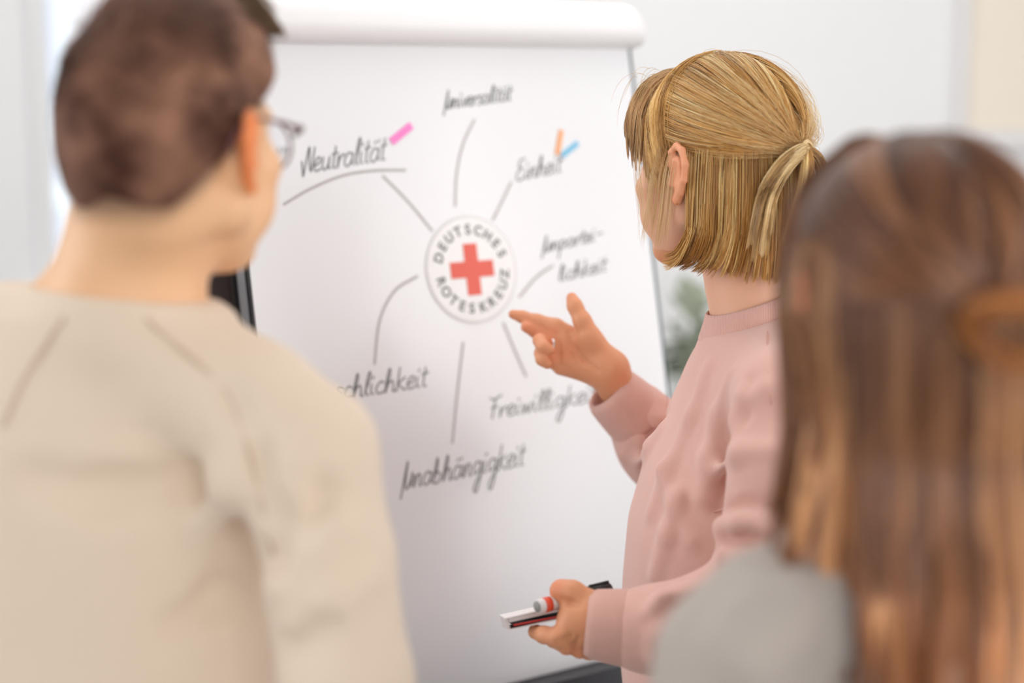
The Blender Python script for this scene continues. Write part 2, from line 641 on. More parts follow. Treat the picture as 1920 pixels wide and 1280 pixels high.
MB().tube([(bx_, by_, .582), (bx_, by_, .6), (bx_, by_, .72), (bx_, by_, .725)], [.05, .055, .075, .07], 20).build('pot', M_pot, pl, True)
rnd = random.Random(4)
stem = MB()
tips = []
for i in range(9):
    a = rnd.uniform(0, 6.28)
    h_ = rnd.uniform(.16, .3)
    e = (bx_ + .06 * math.cos(a), by_ + .06 * math.sin(a), .73 + h_)
    stem.tube([(bx_ + .02 * math.cos(a), by_ + .02 * math.sin(a), .70), (bx_ + .035 * math.cos(a), by_ + .035 * math.sin(a), .73 + h_ * .5), e], .003, 5)
    tips.append((e, a))
stem.build('stems', M_leaf, pl)
lv = [(0, 0, 0), (.014, .02, .003), (.017, .045, .001), (.008, .07, -.006), (0, .08, -.01), (-.008, .07, -.006), (-.017, .045, .001), (-.014, .02, .003), (0, .03, -.004), (0, .055, -.006)]
lf = [(0, 1, 8), (0, 8, 7), (1, 2, 9, 8), (8, 9, 6, 7), (2, 3, 9), (9, 5, 6), (3, 4, 9), (9, 4, 5)]
lead = None
for e, a in tips:
    for j in range(5):
        if lead is None:
            lo_ = meshobj('leaf', lv, lf, M_leaf, pl)
            md = lo_.modifiers.new('thick', 'SOLIDIFY')
            md.thickness = .0012
            lead = lo_
        else:
            lo_ = lead.copy()
            COL.objects.link(lo_)
        aa = a + rnd.uniform(-1.6, 1.6)
        t_ = .5 + .5 * (j + 1) / 5
        p_ = Vector((bx_, by_, .72)).lerp(Vector(e), t_)
        lo_.matrix_world = Matrix.Translation(p_) @ Matrix.Rotation(aa, 4, 'Z') @ Matrix.Rotation(rnd.uniform(-.3, .9), 4, 'X') @ Matrix.Scale(rnd.uniform(.9, 1.5), 4)

# ------------------------------------------------------------------ the flip chart
BA, BL = math.radians(35.0), math.radians(11.3)
BU = np.array([math.cos(BA), math.sin(BA), 0])
BW = np.array([-math.sin(BA) * math.sin(BL), math.cos(BA) * math.sin(BL), math.cos(BL)])
BN = np.cross(BU, BW)                       # towards the viewer
BC = pt(884, 505, 2.4)
BM = Matrix(((BU[0], -BN[0], BW[0], BC[0]), (BU[1], -BN[1], BW[1], BC[1]), (BU[2], -BN[2], BW[2], BC[2]), (0, 0, 0, 1)))
# local axes: x along the board, y into the board (away), z up the board


def buv(px, py):
    r = pt(px, py, 1) - CAM
    t = ((BC - CAM) @ BN) / (r @ BN)
    q = CAM + t * r - BC
    return np.array([q @ BU, q @ BW])


M_board = mat('glossy_white_board', (233, 233, 236), .28, spec=.6, noise=(1.5, .006), coat=.25)
M_capw = mat('white_clamp_plastic', (238, 237, 238), .35, noise=(4, .01))
M_dark = mat('dark_grey_metal', (62, 62, 68), .4, spec=.5, noise=(20, .05))
M_side = mat('grey_rail', (158, 156, 158), .4, metal=0, noise=(20, .04))
M_black = mat('black_plastic', (20, 21, 23), .45, noise=(20, .1))
M_teal = mat('slate_edge', (92, 106, 112), .4, noise=(20, .05))
u1 = buv(1178, 94)[0]
u0 = buv(463, 455)[0]
vt, vb = buv(1178, 94)[1], buv(1030, 1262)[1]
uc = (u0 + u1) / 2
fl = empty('flip_chart', tuple(BC - np.array([0, 0, BC[2]]) + BN * -.25), 'white flip chart board with handwritten words around a red cross emblem', 'flip chart')
MB().box((u0, 0, vb), (u1, .008, vt + .05), BM).build('writing_board', M_board, fl)
MB().box((u0 + .005, .0085, vb), (u1 - .005, .034, vt + .04), BM).build('back_panel', M_dark, fl)
MB().box((u0 - .003, .009, vb), (u0 + .0045, .036, vt + .03), BM).build('side_rail', M_side, fl)
MB().box((u0 - .0045, .001, vb), (u0 - .0005, .0088, vt + .03), BM).build('edge_strip', M_black, fl)
MB().box((u0 - .005, .0365, vb), (u0 + .02, .044, vt + .03), BM).build('rear_edge', M_black, fl)
MB().box((u1 + .0005, -.001, vb), (u1 + .005, .034, vt + .0), BM).build('right_edge', M_teal, fl)
# clamp bar: rounded white profile along the top
prof = []
zb, zt = vt + .002, vt + .068
for i in range(15):
    a = math.pi * i / 14
    prof.append((-.012 - .028 * math.sin(a) ** .8, zb + (zt - zb) * (1 - math.cos(a)) / 2))
prof += [(.03, zt + .0), (.03, zb)]
ul, ur = u0 - .006, buv(1187, 75)[0]
v, f = [], []
stn = [(ul, .55), (ul + .004, .85), (ul + .015, 1.0), (ur - .03, 1.0), (ur - .015, .93), (ur - .005, .78), (ur, .55)]
for (uu, sc_) in stn:
    for (yy, zz) in prof:
        v.append(BM @ Vector((uu, .01 + (yy - .01) * (sc_ * .3 + .7), zb + (zz - zb) * sc_)))
n = len(prof)
for i in range(len(stn) - 1):
    for j in range(n):
        f.append((i * n + j, i * n + (j + 1) % n, (i + 1) * n + (j + 1) % n, (i + 1) * n + j))
f += [tuple(range(n - 1, -1, -1)), tuple((len(stn) - 1) * n + j for j in range(n))]
meshobj('clamp_bar', v, f, M_capw, fl)
MB().box((ur - .022, .031, zt - .022), (ur - .006, .045, zt + .001), BM).build('clamp_bracket', M_teal, fl, bevel=.002)
# tray
tv = vb - .002
M_tray = mat('tray_plastic', (40, 38, 44), .5, noise=(20, .06))
MB().box((u0 + .0, -.075, tv - .03), (u1 + .004, .03, tv), BM).build('pen_tray', M_tray, fl, bevel=.004)
MB().box((u0 + .0, -.08, tv - .03), (u1 + .004, -.0755, tv + .006), BM).build('tray_lip', M_tray, fl)
wk = BM @ Vector((u1 - .02, -.045, tv + .012))
MB().tube([BM @ Vector((u1 - .035, -.05, tv + .0115)), BM @ Vector((u1 - .005, -.05, tv + .0115))], .011, 16).build('magnet', M_capw, fl, True)
# stand
foot = lambda u, y: (BC + BU * u - BN * y)
rear = BM @ Vector((uc, .06, tv - .1))
MB().tube([BM @ Vector((uc, .05, vt)), BM @ Vector((uc, .05, tv - .18))], .018, 12).build('column', M_side, fl, True)
for uu, yy in ((-.33, .10), (.33, .10), (0, .75)):
    p0 = np.array(BM @ Vector((uc, .05, tv - .16)))
    q = np.array([BC[0], BC[1], 0]) + BU * (uc + uu) + np.array([-BN[0], -BN[1], 0]) * (yy - .35)
    q[2] = .012
    MB().tube([p0, q], .012, 10).build('leg', M_side, fl, True)

# dark panel leaning behind it on the left
lean = empty('display_panel', tuple(BC - BN * .15 + BU * (u0 - .14) - np.array([0, 0, BC[2]])), 'dark brown display panel leaning behind the left edge of the flip chart', 'panel')
M_brown = mat('dark_brown_felt', (66, 54, 52), .75, noise=(10, .06), bump=(250, .2, .001))
M_rim = mat('dark_frame', (84, 78, 76), .5, noise=(10, .04))
zfl = -(BC[2] - .0) / BW[2] + .03
pr = buv(451, 540)[0] + .020
MB().box((pr - .20, .071, zfl), (pr, .088, .06), BM).build('board', M_brown, lean)
MB().box((pr + .0005, .066, zfl), (pr + .012, .092, .065), BM).build('frame_edge', M_rim, lean)
MB().box((pr - .212, .066, zfl), (pr - .2005, .092, .065), BM).build('frame_edge', M_rim, lean)


# ---- writing: strokes traced as marker lines on the board
M_ink = mat('grey_marker_ink', (112, 114, 113), .5, noise=(60, .12))
M_ink2 = mat('light_marker_ink', (182, 176, 175), .5, noise=(60, .06))


def smooth_poly(P, n=6):
    P = np.array(P, float)
    if len(P) < 3: return P
    out = []
    Q = np.vstack([2 * P[0] - P[1], P, 2 * P[-1] - P[-2]])
    for i in range(1, len(Q) - 2):
        for j in range(n):
            t = j / n
            out.append(.5 * ((2 * Q[i]) + (-Q[i - 1] + Q[i + 1]) * t + (2 * Q[i - 1] - 5 * Q[i] + 4 * Q[i + 1] - Q[i + 2]) * t * t + (-Q[i - 1] + 3 * Q[i] - 3 * Q[i + 1] + Q[i + 2]) * t ** 3))
    out.append(P[-1])
    return np.array(out)


def ink(name, strokes, w, m, label, lift=.0004):
    """strokes: pixel polylines -> flat ribbons lying on the board"""
    v, f = [], []
    for s_ in strokes:
        P = np.array([buv(x, y) for x, y in smooth_poly(s_)])
        T = np.gradient(P, axis=0)
        T /= np.linalg.norm(T, axis=1, keepdims=True) + 1e-9
        Nn = np.stack([-T[:, 1], T[:, 0]], 1) * w / 2
        b = len(v)
        P = np.vstack([P[:1] - T[:1] * w * .4, P, P[-1:] + T[-1:] * w * .4])
        Nn = np.vstack([Nn[:1] * .5, Nn, Nn[-1:] * .5])
        for p, q in zip(P, Nn):
            for s2 in (1, -1):
                r = p + q * s2
                v.append(BM @ Vector((r[0], -lift, r[1])))
        f += [(b + 2 * i, b + 2 * i + 1, b + 2 * i + 3, b + 2 * i + 2) for i in range(len(P) - 1)]
    o = meshobj(name, v, f, m, fl, False)
    o['label'] = label
    return o


# a small single-line cursive alphabet; x advances, y up; x-height 1
G = {
    'a': ([[(.75, .8), (.4, 1), (.1, .6), (.15, .15), (.45, .02), (.72, .4), (.78, .95), (.76, .3), (.95, .05)]], .95),
    'b': ([[(.1, .2), (.3, 1.3), (.2, 1.9), (.12, 1.2), (.12, .1), (.5, .0), (.7, .5), (.4, .8), (.15, .6)]], .85),
    'c': ([[(.65, .85), (.4, 1), (.1, .55), (.25, .05), (.7, .12)]], .7),
    'e': ([[(.08, .4), (.5, .6), (.55, .92), (.3, 1), (.08, .5), (.25, .03), (.7, .15)]], .7),
    'f': ([[(.75, 1.8), (.5, 2), (.35, 1.5), (.3, .2), (.25, -.5)], [(.1, .9), (.65, 1)]], .7),
    'g': ([[(.75, .8), (.4, 1), (.1, .6), (.3, .1), (.7, .4), (.78, .95), (.78, -.4), (.6, -1.3), (.35, -1.1), (.5, -.5), (.95, .1)]], .95),
    'h': ([[(.1, .1), (.35, 1.5), (.25, 1.95), (.15, 1.2), (.12, .0), (.3, .7), (.55, .95), (.68, .6), (.7, .05), (.9, .1)]], .9),
    'i': ([[(.1, .9), (.12, .2), (.35, .05)], [(.12, 1.35), (.2, 1.5)]], .4),
    'k': ([[(.1, .0), (.15, 1.9)], [(.65, 1.05), (.2, .6), (.65, .05), (.8, .1)]], .8),
    'l': ([[(.1, .3), (.38, 1.5), (.28, 1.95), (.16, 1.3), (.18, .2), (.42, .05)]], .45),
    'n': ([[(.1, .95), (.12, .0), (.3, .8), (.55, .95), (.62, .5), (.65, .05), (.82, .1)]], .85),
    'm': ([[(.1, .95), (.12, .0), (.25, .8), (.42, .95), (.48, .1), (.6, .8), (.78, .95), (.85, .5), (.87, .05), (1.05, .1)]], 1.1),
    'p': ([[(.15, 1), (.12, -1.2)], [(.15, .6), (.4, 1), (.7, .7), (.5, .1), (.15, .15)]], .8),
    'r': ([[(.1, .95), (.12, .0), (.2, .6), (.5, .95), (.62, .85)]], .6),
    's': ([[(.6, .9), (.3, 1), (.15, .75), (.55, .35), (.4, .02), (.08, .1)]], .65),
    't': ([[(.25, 1.6), (.2, .2), (.45, .05)], [(.0, 1.05), (.5, 1.15)]], .5),
    'u': ([[(.1, .95), (.12, .25), (.35, .02), (.62, .35), (.68, .95), (.68, .15), (.88, .08)]], .88),
    'v': ([[(.1, .95), (.35, .0), (.65, 1)]], .7),
    'w': ([[(.08, .95), (.25, .0), (.45, .8), (.65, .0), (.85, 1)]], .95),
    'E': ([[(.75, 2.0), (.3, 1.9), (.2, 1.3), (.55, 1.15), (.15, .8), (.1, .2), (.5, .0), (.85, .3)]], .9),
    'F': ([[(.0, 2.0), (.3, 1.8), (.9, 2.1)], [(.45, 1.8), (.35, .0)], [(.2, 1.0), (.65, 1.1)]], .85),
    'M': ([[(.0, -.1), (.25, 1.9), (.5, .4), (.85, 1.9), (.95, .0)]], 1.1),
    'N': ([[(-.1, .9), (.1, .1), (.2, -.1), (.42, 1.9), (.62, .7), (.8, .1), (.88, .3), (.92, 1.8)]], 1.0),
    'U': ([[(.05, -.7), (.3, 2.1), (.32, .3), (.55, .0), (.8, .7), (.85, 1.2), (.85, .1)]], 1.0),
    '-': ([[(.15, .75), (.8, .8)]], .9),
    ':': ([[(-.62, 1.35), (-.54, 1.5)], [(-.3, 1.4), (-.22, 1.55)]], 0.0),
}


def word(text, x0, y0, x1, y1, xh, w, label, slant=.12, m=None):
    """write text from pixel x0,y0 to x1,y1 (baseline) with x-height xh pixels"""
    tot = sum(G[c][1] for c in text)
    L = math.hypot(x1 - x0, y1 - y0)
    dx, dy = (x1 - x0) / L, (y1 - y0) / L
    sx = L / tot
    strokes, pen = [], 0
    for c in text:
        ss, adv = G[c]
        for s_ in ss:
            strokes.append([(x0 + dx * (pen + gx) * sx + slant * gy * xh, y0 + dy * (pen + gx) * sx - gy * xh) for gx, gy in s_])
        pen += adv
    ink('handwritten_word', strokes, w, m or M_ink, label)


word('Neutralita:t', 565, 326, 722, 300, 26, .0023, 'handwritten word Neutralität')
word('Universalita:t', 832, 205, 958, 188, 17, .0023, 'handwritten word Universalität')
word('Einheit', 966, 340, 1052, 322, 20, .0023, 'handwritten word Einheit')
word('Unpartei-', 1016, 474, 1130, 448, 15, .0023, 'handwritten word beginning Unpartei-')
word('lichkeit', 1046, 528, 1136, 508, 16, .0023, 'handwritten word ending -lichkeit')
word('Menschlichkeit', 560, 762, 800, 724, 23, .0023, 'handwritten word Menschlichkeit, partly hidden')
word('Freiwilligkeit', 914, 786, 1118, 752, 20, .0023, 'handwritten word Freiwilligkeit')
word('Unabha:ngigkeit', 752, 918, 982, 872, 25, .0023, 'handwritten word Unabhängigkeit')
LW = .0038
for s_, lb in (
        ([(532, 383), (580, 355), (640, 330), (700, 320), (760, 319)], 'curved pen line under the upper left word'),
        ([(718, 330), (765, 378), (810, 432)], 'slanted pen line from upper left to the emblem'),
        ([(889, 225), (868, 270), (856, 325), (853, 386)], 'curved pen line above the emblem'),
        ([(958, 342), (940, 380), (924, 412)], 'short slanted pen line at the upper right of the emblem'),
        ([(1036, 498), (1005, 520), (974, 556)], 'slanted pen line right of the emblem'),
        ([(782, 518), (740, 545), (712, 600), (702, 682)], 'curved pen line at the lower left of the emblem'),
        ([(868, 643), (858, 730), (848, 830)], 'near-vertical pen line under the emblem'),
        ([(944, 606), (962, 650), (986, 705)], 'slanted pen line at the lower right of the emblem')):
    ink('pen_line', [s_], LW, M_ink2, lb)

# ---- round emblem disc
M_disc = mat('emblem_white', (243, 242, 242), .4, noise=(5, .006))
M_rim2 = mat('emblem_rim', (216, 213, 214), .4, noise=(5, .01))
M_red = mat('emblem_red', (228, 96, 78), .45, noise=(9, .03))
M_let = mat('emblem_letters', (112, 114, 113), .5, noise=(30, .05))
em = empty('emblem_disc', tuple(BC + BN * .001), 'round white emblem with red cross and ring of black letters on the flip chart', 'emblem')
ER = .0785
circ = lambda r, n=72: [(r * math.cos(2 * math.pi * i / n), r * math.sin(2 * math.pi * i / n)) for i in range(n)]
MB().prism(circ(ER), -.0012, -.0003, BM).build('rim', M_rim2, em)
MB().prism(circ(ER - .003), -.0018, -.00125, BM).build('disc', M_disc, em)
a_, b_ = .0118, .0375
MB().prism([(-a_, b_), (-a_, a_), (-b_, a_), (-b_, -a_), (-a_, -a_), (-a_, -b_), (a_, -b_), (a_, -a_), (b_, -a_), (b_, a_), (a_, a_), (a_, b_)][::-1], -.0024, -.00185, BM).build('cross', M_red, em)


def letter(ch, ang, rad, flip):
    cu = bpy.data.curves.new('t', 'FONT')
    cu.body = ch
    cu.size = .0205
    cu.extrude = .0003
    cu.offset = .0004
    cu.align_x = 'CENTER'
    cu.align_y = 'CENTER'
    o = bpy.data.objects.new('t', cu)
    COL.objects.link(o)
    dg = bpy.context.evaluated_depsgraph_get()
    me = bpy.data.meshes.new_from_object(o.evaluated_get(dg))
    bpy.data.objects.remove(o)
    x, z = rad * math.sin(ang), rad * math.cos(ang)
    rot = -ang if not flip else math.pi - ang
    c, s_ = math.cos(rot), math.sin(rot)
    for vv in me.vertices:
        X, Y, Z = vv.co
        vv.co = BM @ Vector((x + X * c - Y * s_, -.00215 - Z, z + X * s_ + Y * c))
    me.materials.clear()
    me.materials.append(M_let)
    o = bpy.data.objects.new('letter', me)
    link(o, em)


t1 = 'DEUTSCHES'
for i, ch in enumerate(t1): letter(ch, math.radians(-70 + i * 140 / 8), .0575, False)
t2 = 'ROTES'
for i, ch in enumerate(t2): letter(ch, math.radians(-104 - i * 17), .0575, True)
t3 = 'KREUZ'
for i, ch in enumerate(t3): letter(ch, math.radians(168 - i * 17), .0575, True)

# ---- coloured page markers
def strip(p0, p1, w, rgb, label):
    a, b = buv(*p0), buv(*p1)
    d = (b - a) / np.linalg.norm(b - a)
    n_ = np.array([-d[1], d[0]]) * w / 2
    m_ = mat('marker_film', rgb, .5, noise=(30, .02))
    o = MB().prism([tuple(a + n_), tuple(b + n_), tuple(b - n_), tuple(a - n_)], -.0014, -.0006, BM).build('page_marker', m_, None)
    tag(o, label, 'sticky note', 'page markers on the flip chart')
    return o


strip((733, 266), (771, 235), .0112, (250, 138, 205), 'pink page marker strip above the end of the upper left word')
strip((1044, 290), (1052, 244), .0085, (252, 178, 120), 'orange page marker strip standing upright above the short word')
strip((1053, 292), (1083, 268), .0085, (130, 202, 236), 'blue page marker strip slanting beside the orange one')


# ------------------------------------------------------------------ people: shared builders
def hug(fd, body, off, lim, k=.006, zmin=None):
    """grow fd so that it covers the body by off wherever lim(X,Y,Z) < 0"""
    lo = np.maximum(fd.lo, body.lo)
    if zmin is not None: lo[2] = max(lo[2], zmin)
    sl, g = fd.sub(lo, np.minimum(fd.lo + fd.h * (fd.n - 1), body.lo + body.h * (body.n - 1)))
    X, Y, Z = np.broadcast_arrays(*g)
    L = lim(X, Y, Z)
    d = np.full(X.shape, .05, dtype=np.float32)
    m = (L < .02) & (fd.F[sl] > -.02)
    Pn = np.stack([X[m], Y[m], Z[m]], 1)
    if len(Pn):
        d[m] = np.maximum(body.val(Pn) - off, L[m])
    fd.comb(sl, d, k, 'add')


def plane3(a, b, c):
    """function: signed height above the plane through three points"""
    n = np.cross(np.array(b) - a, np.array(c) - a)
    n = n / np.linalg.norm(n)
    if n[2] < 0: n = -n
    return lambda X, Y, Z: (X - a[0]) * n[0] + (Y - a[1]) * n[1] + (Z - a[2]) * n[2]


M_skin = mat('skin', (226, 176, 140), .48, spec=.4, attr='tint', noise=(35, .035), bump=(900, .12, .0006), sss=.12)
M_hair = mat('hair', (150, 110, 70), .38, spec=.55, attr='tint')
M_eye = mat('eye_white', (235, 232, 228), .2, noise=(40, .02))
M_iris = mat('iris', (80, 100, 110), .2, noise=(300, .1))
M_lip = None


def head_sdf(fd, C, R, s, nose=1.0, neck=None, ears=True):
    """sculpt a head around C (between the ears) with frame R, scale s"""
    L = lambda x, y, z: C + R @ (np.array([x, y, z]) * s)
    e = lambda c, r, k=.012, op='add', RR=None: fd.ell(L(*c), np.array(r) * s, R if RR is None else R @ RR, k * s, op)
    c_ = lambda a, b, ra, rb=None, k=.01, op='add': fd.cap(L(*a), L(*b), ra * s, (rb or ra) * s, k * s, op)
    e((0, -.014, .034), (.0735, .094, .084), .01)
    e((0, -.035, .0), (.066, .070, .062), .02)
    e((0, .034, .012), (.064, .060, .075), .02)
    e((0, .036, -.045), (.052, .052, .062), .02)
    for q in (-1, 1):
        c_((q * .058, .000, -.048), (q * .022, .064, -.094), .014, .014, .018)      # jaw
        c_((q * .060, .005, -.01), (q * .058, .0, -.05), .013, .012, .02)
        e((q * .044, .064, -.018), (.022, .020, .017), .018)                          # cheekbone
        e((q * .036, .060, -.052), (.024, .022, .026), .02)                           # cheek
        c_((q * .044, .078, .026), (q * .012, .088, .022), .0065, .0075, .012)        # brow
        e((q * .031, .094, .004), (.017, .014, .013), .010, 'cut')                    # socket
        c_((q * .046, .074, .0045), (q * .02, .083, .0045), .0045, .0045, .004)       # lids
    e((0, .066, -.096), (.024, .020, .019), .016)
    c_((0, .088, .014), (0, .106 * nose, -.022), .0075, .0095, .010)
    for q in (-1, 1):
        e((q * .010, .099, -.026), (.008, .009, .007), .006)
        c_((0, .0955, -.046), (q * .020, .086, -.049), .0052, .003, .005)             # upper lip
        c_((0, .0945, -.058), (q * .017, .086, -.056), .0062, .003, .005)             # lower lip
    if ears:
        for q in (-1, 1):
            # helix rim swept as a C, concha and lobe
            def E(y, z, o=0.0):
                return L(q * (.079 + o), y, z)
            rim = [(.006, .012, -.001), (.002, .026, .004), (-.010, .033, .009), (-.022, .028, .014), (-.028, .012, .016), (-.024, -.006, .014), (-.014, -.020, .008), (-.004, -.029, .002), (.004, -.030, -.002)]
            P = [E(y, z, o) for y, z, o in rim]
            rr = [.0035, .0038, .0042, .0042, .0042, .004, .0045, .0062, .0045]
            fd.chain(P, [r * s for r in rr], .003 * s)
            c_((q * .078, -.004, .012), (q * .076, -.006, -.016), .011, .009, .008)
            fd.cap(E(-.012, .012, .006), E(-.010, -.010, .004), .0095 * s, .008 * s, .004 * s)
            fd.ell(E(-.006, .004, .014), np.array([.006, .009, .015]) * s, R, .004 * s, 'cut')
            c_((q * .080, .006, -.004), (q * .081, .005, -.012), .004, .004, .003)
    return L


def skin_tint(V, C, R, s, base, flush=(.86, .62, .5), lips=(196, 120, 108), extra=None, ear_t=(1.02, .80, .66)):
    b = np.array(lin(base))
    col = np.tile(b, (len(V), 1))
    q = (V - C) @ R / s
    ear = np.clip((np.abs(q[:, 0]) - .0775) / .008, 0, 1) * (np.abs(q[:, 1] + .01) < .04) * (np.abs(q[:, 2]) < .045)
    col = col * (1 - ear[:, None]) + col * np.array(ear_t) * ear[:, None]
    lp = np.exp(-((q[:, 0] / .018) ** 2 + ((q[:, 1] - .096) / .012) ** 2 + ((q[:, 2] + .052) / .009) ** 2))
    col = col * (1 - lp[:, None]) + np.array(lin(lips)) * lp[:, None]
    ck = .35 * np.exp(-(((np.abs(q[:, 0]) - .045) / .02) ** 2 + ((q[:, 1] - .065) / .03) ** 2 + ((q[:, 2] + .03) / .022) ** 2))
    col = col * (1 - ck[:, None]) + col * np.array([1.02, .8, .76]) * ck[:, None]
    if extra is not None: col = extra(V, q, col)
    return col


def eyes(parent, C, R, s):
    for q in (-1, 1):
        c = C + R @ (np.array([q * .031, .0775, .004]) * s)
        o = ball('eye', c, .0118 * s, M_eye, parent)
        ball('iris', c + R @ np.array([0, .0075 * s, 0]), .0058 * s, M_iris, o, 12)


def lower_body(parent, hip, ang, w, col, shoe, floor=0.0):
    """trousers and shoes, standing on the floor under hip"""
    M_t = mat('trouser_denim', col, .8, noise=(40, .06), bump=(400, .2, .001))
    M_s = mat('shoe_leather', shoe, .5, noise=(20, .05))
    fd = Field([hip[0] - .32, hip[1] - .32, .04], [hip[0] + .32, hip[1] + .32, hip[2] + .12], .009)
    r = np.array([math.cos(ang), math.sin(ang), 0])
    f_ = np.array([-math.sin(ang), math.cos(ang), 0])
    fd.cap(hip + r * w * .45, hip - r * w * .45, .125, .125, .03)
    for q in (-1, 1):
        a = hip + r * q * .085
        kn = np.array([a[0], a[1], .50]) + r * q * .02
        an = np.array([a[0], a[1], .10]) + r * q * .03 - f_ * .01
        fd.chain([a, kn, an], [.095, .068, .058], .02)
    V, Fc = fd.mesh()
    meshobj('trousers', V, Fc, M_t, parent)
    for q in (-1, 1):
        a = hip + r * q * .115 - f_ * .01
        a[2] = 0
        fs = Field([a[0] - .2, a[1] - .2, -.01], [a[0] + .2, a[1] + .2, .14], .006)
        fs.cap(a + [0, 0, .045] - f_ * .03, a + [0, 0, .042] + f_ * .16, .045, .036, .01)
        fs.cap(a + [0, 0, .05], a + [0, 0, .11] - f_ * .005, .045, .042, .03)
        fs.plane([0, 0, .002], [0, 0, -1], .003)
        V, Fc = fs.mesh()
        meshobj('shoe', V, Fc, M_s, parent)


def clump(paths, rng, step=14, amt=.55, key=2):
    """draw strands together into locks towards their tips"""
    N, K, _ = paths.shape
    gid = rng.choice(N, max(4, N // step), replace=False)
    root = paths[:, key]
    best = np.zeros(N, int)
    bd = np.full(N, 1e9)
    for g in gid:
        d = ((root - root[g]) ** 2).sum(1) + .5 * ((paths[:, -1] - paths[g, -1]) ** 2).sum(1)
        m = d < bd
        bd[m] = d[m]
        best[m] = g
    t = np.linspace(0, 1, K) ** 1.2
    off = paths - paths[best]
    return paths - off * (amt * t)[None, :, None], best


def unit(v): return v / (np.linalg.norm(v, axis=-1, keepdims=True) + 1e-9)


def seam(parent, fd, pix, r, m, name='seam', n=5):
    P = []
    pp = smooth_poly(pix, n)
    for x, y in pp: P.append(fd.surf(x, y, 0))
    P = np.array(P)
    for _ in range(3):
        P[1:-1] = (P[:-2] + 2 * P[1:-1] + P[2:]) / 4
    return MB().tube(list(P), r, 6).build(name, m, parent, True)


def relaxed_hand(fd, w, d, side, pal):
    """hanging hand with five fingers: w wrist, d direction, side towards the thumb, pal palm normal"""
    side, pal = unit(np.array(side, float)), unit(np.array(pal, float))
    for o in (-.022, -.007, .008, .022):
        fd.cap(w + d * .012 + side * o * .6, w + d * .088 + side * o, .0135, .0115, .008)
    for o, L_, r0 in ((-.030, .058, .0082), (-.010, .074, .0092), (.010, .080, .0094), (.029, .072, .0092)):
        b = w + d * .088 + side * o * .9
        p1 = b + d * L_ * .45 + pal * .006
        p2 = p1 + d * L_ * .32 + pal * .012
        p3 = p2 + d * L_ * .20 + pal * .014
        fd.chain([b, p1, p2, p3], [r0 + .001, r0, r0 * .92, r0 * .78], .003)
    t0 = w + d * .020 + side * .022 + pal * .004
    fd.chain([t0, t0 + d * .034 + side * .018 + pal * .008, t0 + d * .062 + side * .022 + pal * .014, t0 + d * .084 + side * .020 + pal * .018], [.0145, .0120, .0100, .0080], .006)


# ------------------------------------------------------------------ the woman in the pink sweatshirt
D0 = 1.98
wm = empty('person', tuple(pt(1410, 640, D0) * [1, 1, 0]), 'woman in pink sweatshirt with blonde bob pointing at the flip chart', 'person', None)
RW = rot_frame(math.radians(45), math.radians(2), math.radians(0))
SW = 1.0
CW = pt(1345, 322, D0)
P = pt
fd = Field(pt(1600, 200, 2.25) * [0, 0, 0] + [-.02, 1.58, .88], [.47, 2.30, 1.68], .0028)
head_sdf(fd, CW, RW, SW)
neck_top = CW + RW @ (np.array([0, -.03, -.05]) * SW)
neck_low = P(1428, 660, 1.985)
fd.chain([neck_top, P(1408, 520, 1.985), neck_low], [.053, .0505, .060], .022)
# torso and shoulders under the clothes
fd.cap(neck_low, P(1460, 760, 1.84), .05, .04, .03)
fd.cap(neck_low, P(1445, 760, 2.13), .05, .04, .03)
fd.loft([(pt(0, y, D0)[2], (cx - 960) / FPX * D0, D0, rx, ry) for y, cx, rx, ry in
         ((640, 1430, .05, .08), (740, 1425, .075, .13), (900, 1400, .085, .13), (1120, 1385, .07, .10), (1180, 1385, .06, .08))], .03)
fd.chain([P(1468, 770, 1.83), P(1455, 1110, 1.75), P(1110, 1166, 1.80)], [.042, .030, .0235], .02)
ws = 1 / FPX
# left hand (held low, gripping): back of the hand towards the viewer
H = lambda x, y, d=0.0: P(x, y, 1.80 + d)
fd.cap(H(1150, 1163), H(1104, 1160), .027, .026, .012)
fd.cap(H(1108, 1150, .004), H(1080, 1134, .002), .023, .016, .012)
fd.cap(H(1108, 1165), H(1074, 1170, -.002), .0245, .018, .012)
fd.cap(H(1104, 1180), H(1086, 1192, -.002), .020, .014, .010)
fd.chain([H(1098, 1126, .002), H(1074, 1110, .0), H(1052, 1107, .008), H(1046, 1118, .030)], [.013, .0118, .0108, .0085], .008)      # thumb
fd.chain([H(1072, 1178, -.006), H(1048, 1194, -.008), H(1020, 1190, .012), H(1003, 1184, .026)], [.0120, .0110, .0095, .0082], .004)    # index under booklet
fd.chain([H(1077, 1190, .0), H(1062, 1211, -.004), H(1038, 1199, .022), H(1022, 1188, .036)], [.0110, .0092, .0088, .008], .003)
fd.chain([H(1090, 1194, .0), H(1087, 1219, -.002), H(1060, 1207, .03), H(1044, 1194, .042)], [.0105, .0086, .0085, .0078], .003)
fd.chain([H(1104, 1196, .006), H(1106, 1220, .008), H(1082, 1214, .034), H(1070, 1202, .044)], [.0105, .0092, .0085, .0075], .006)
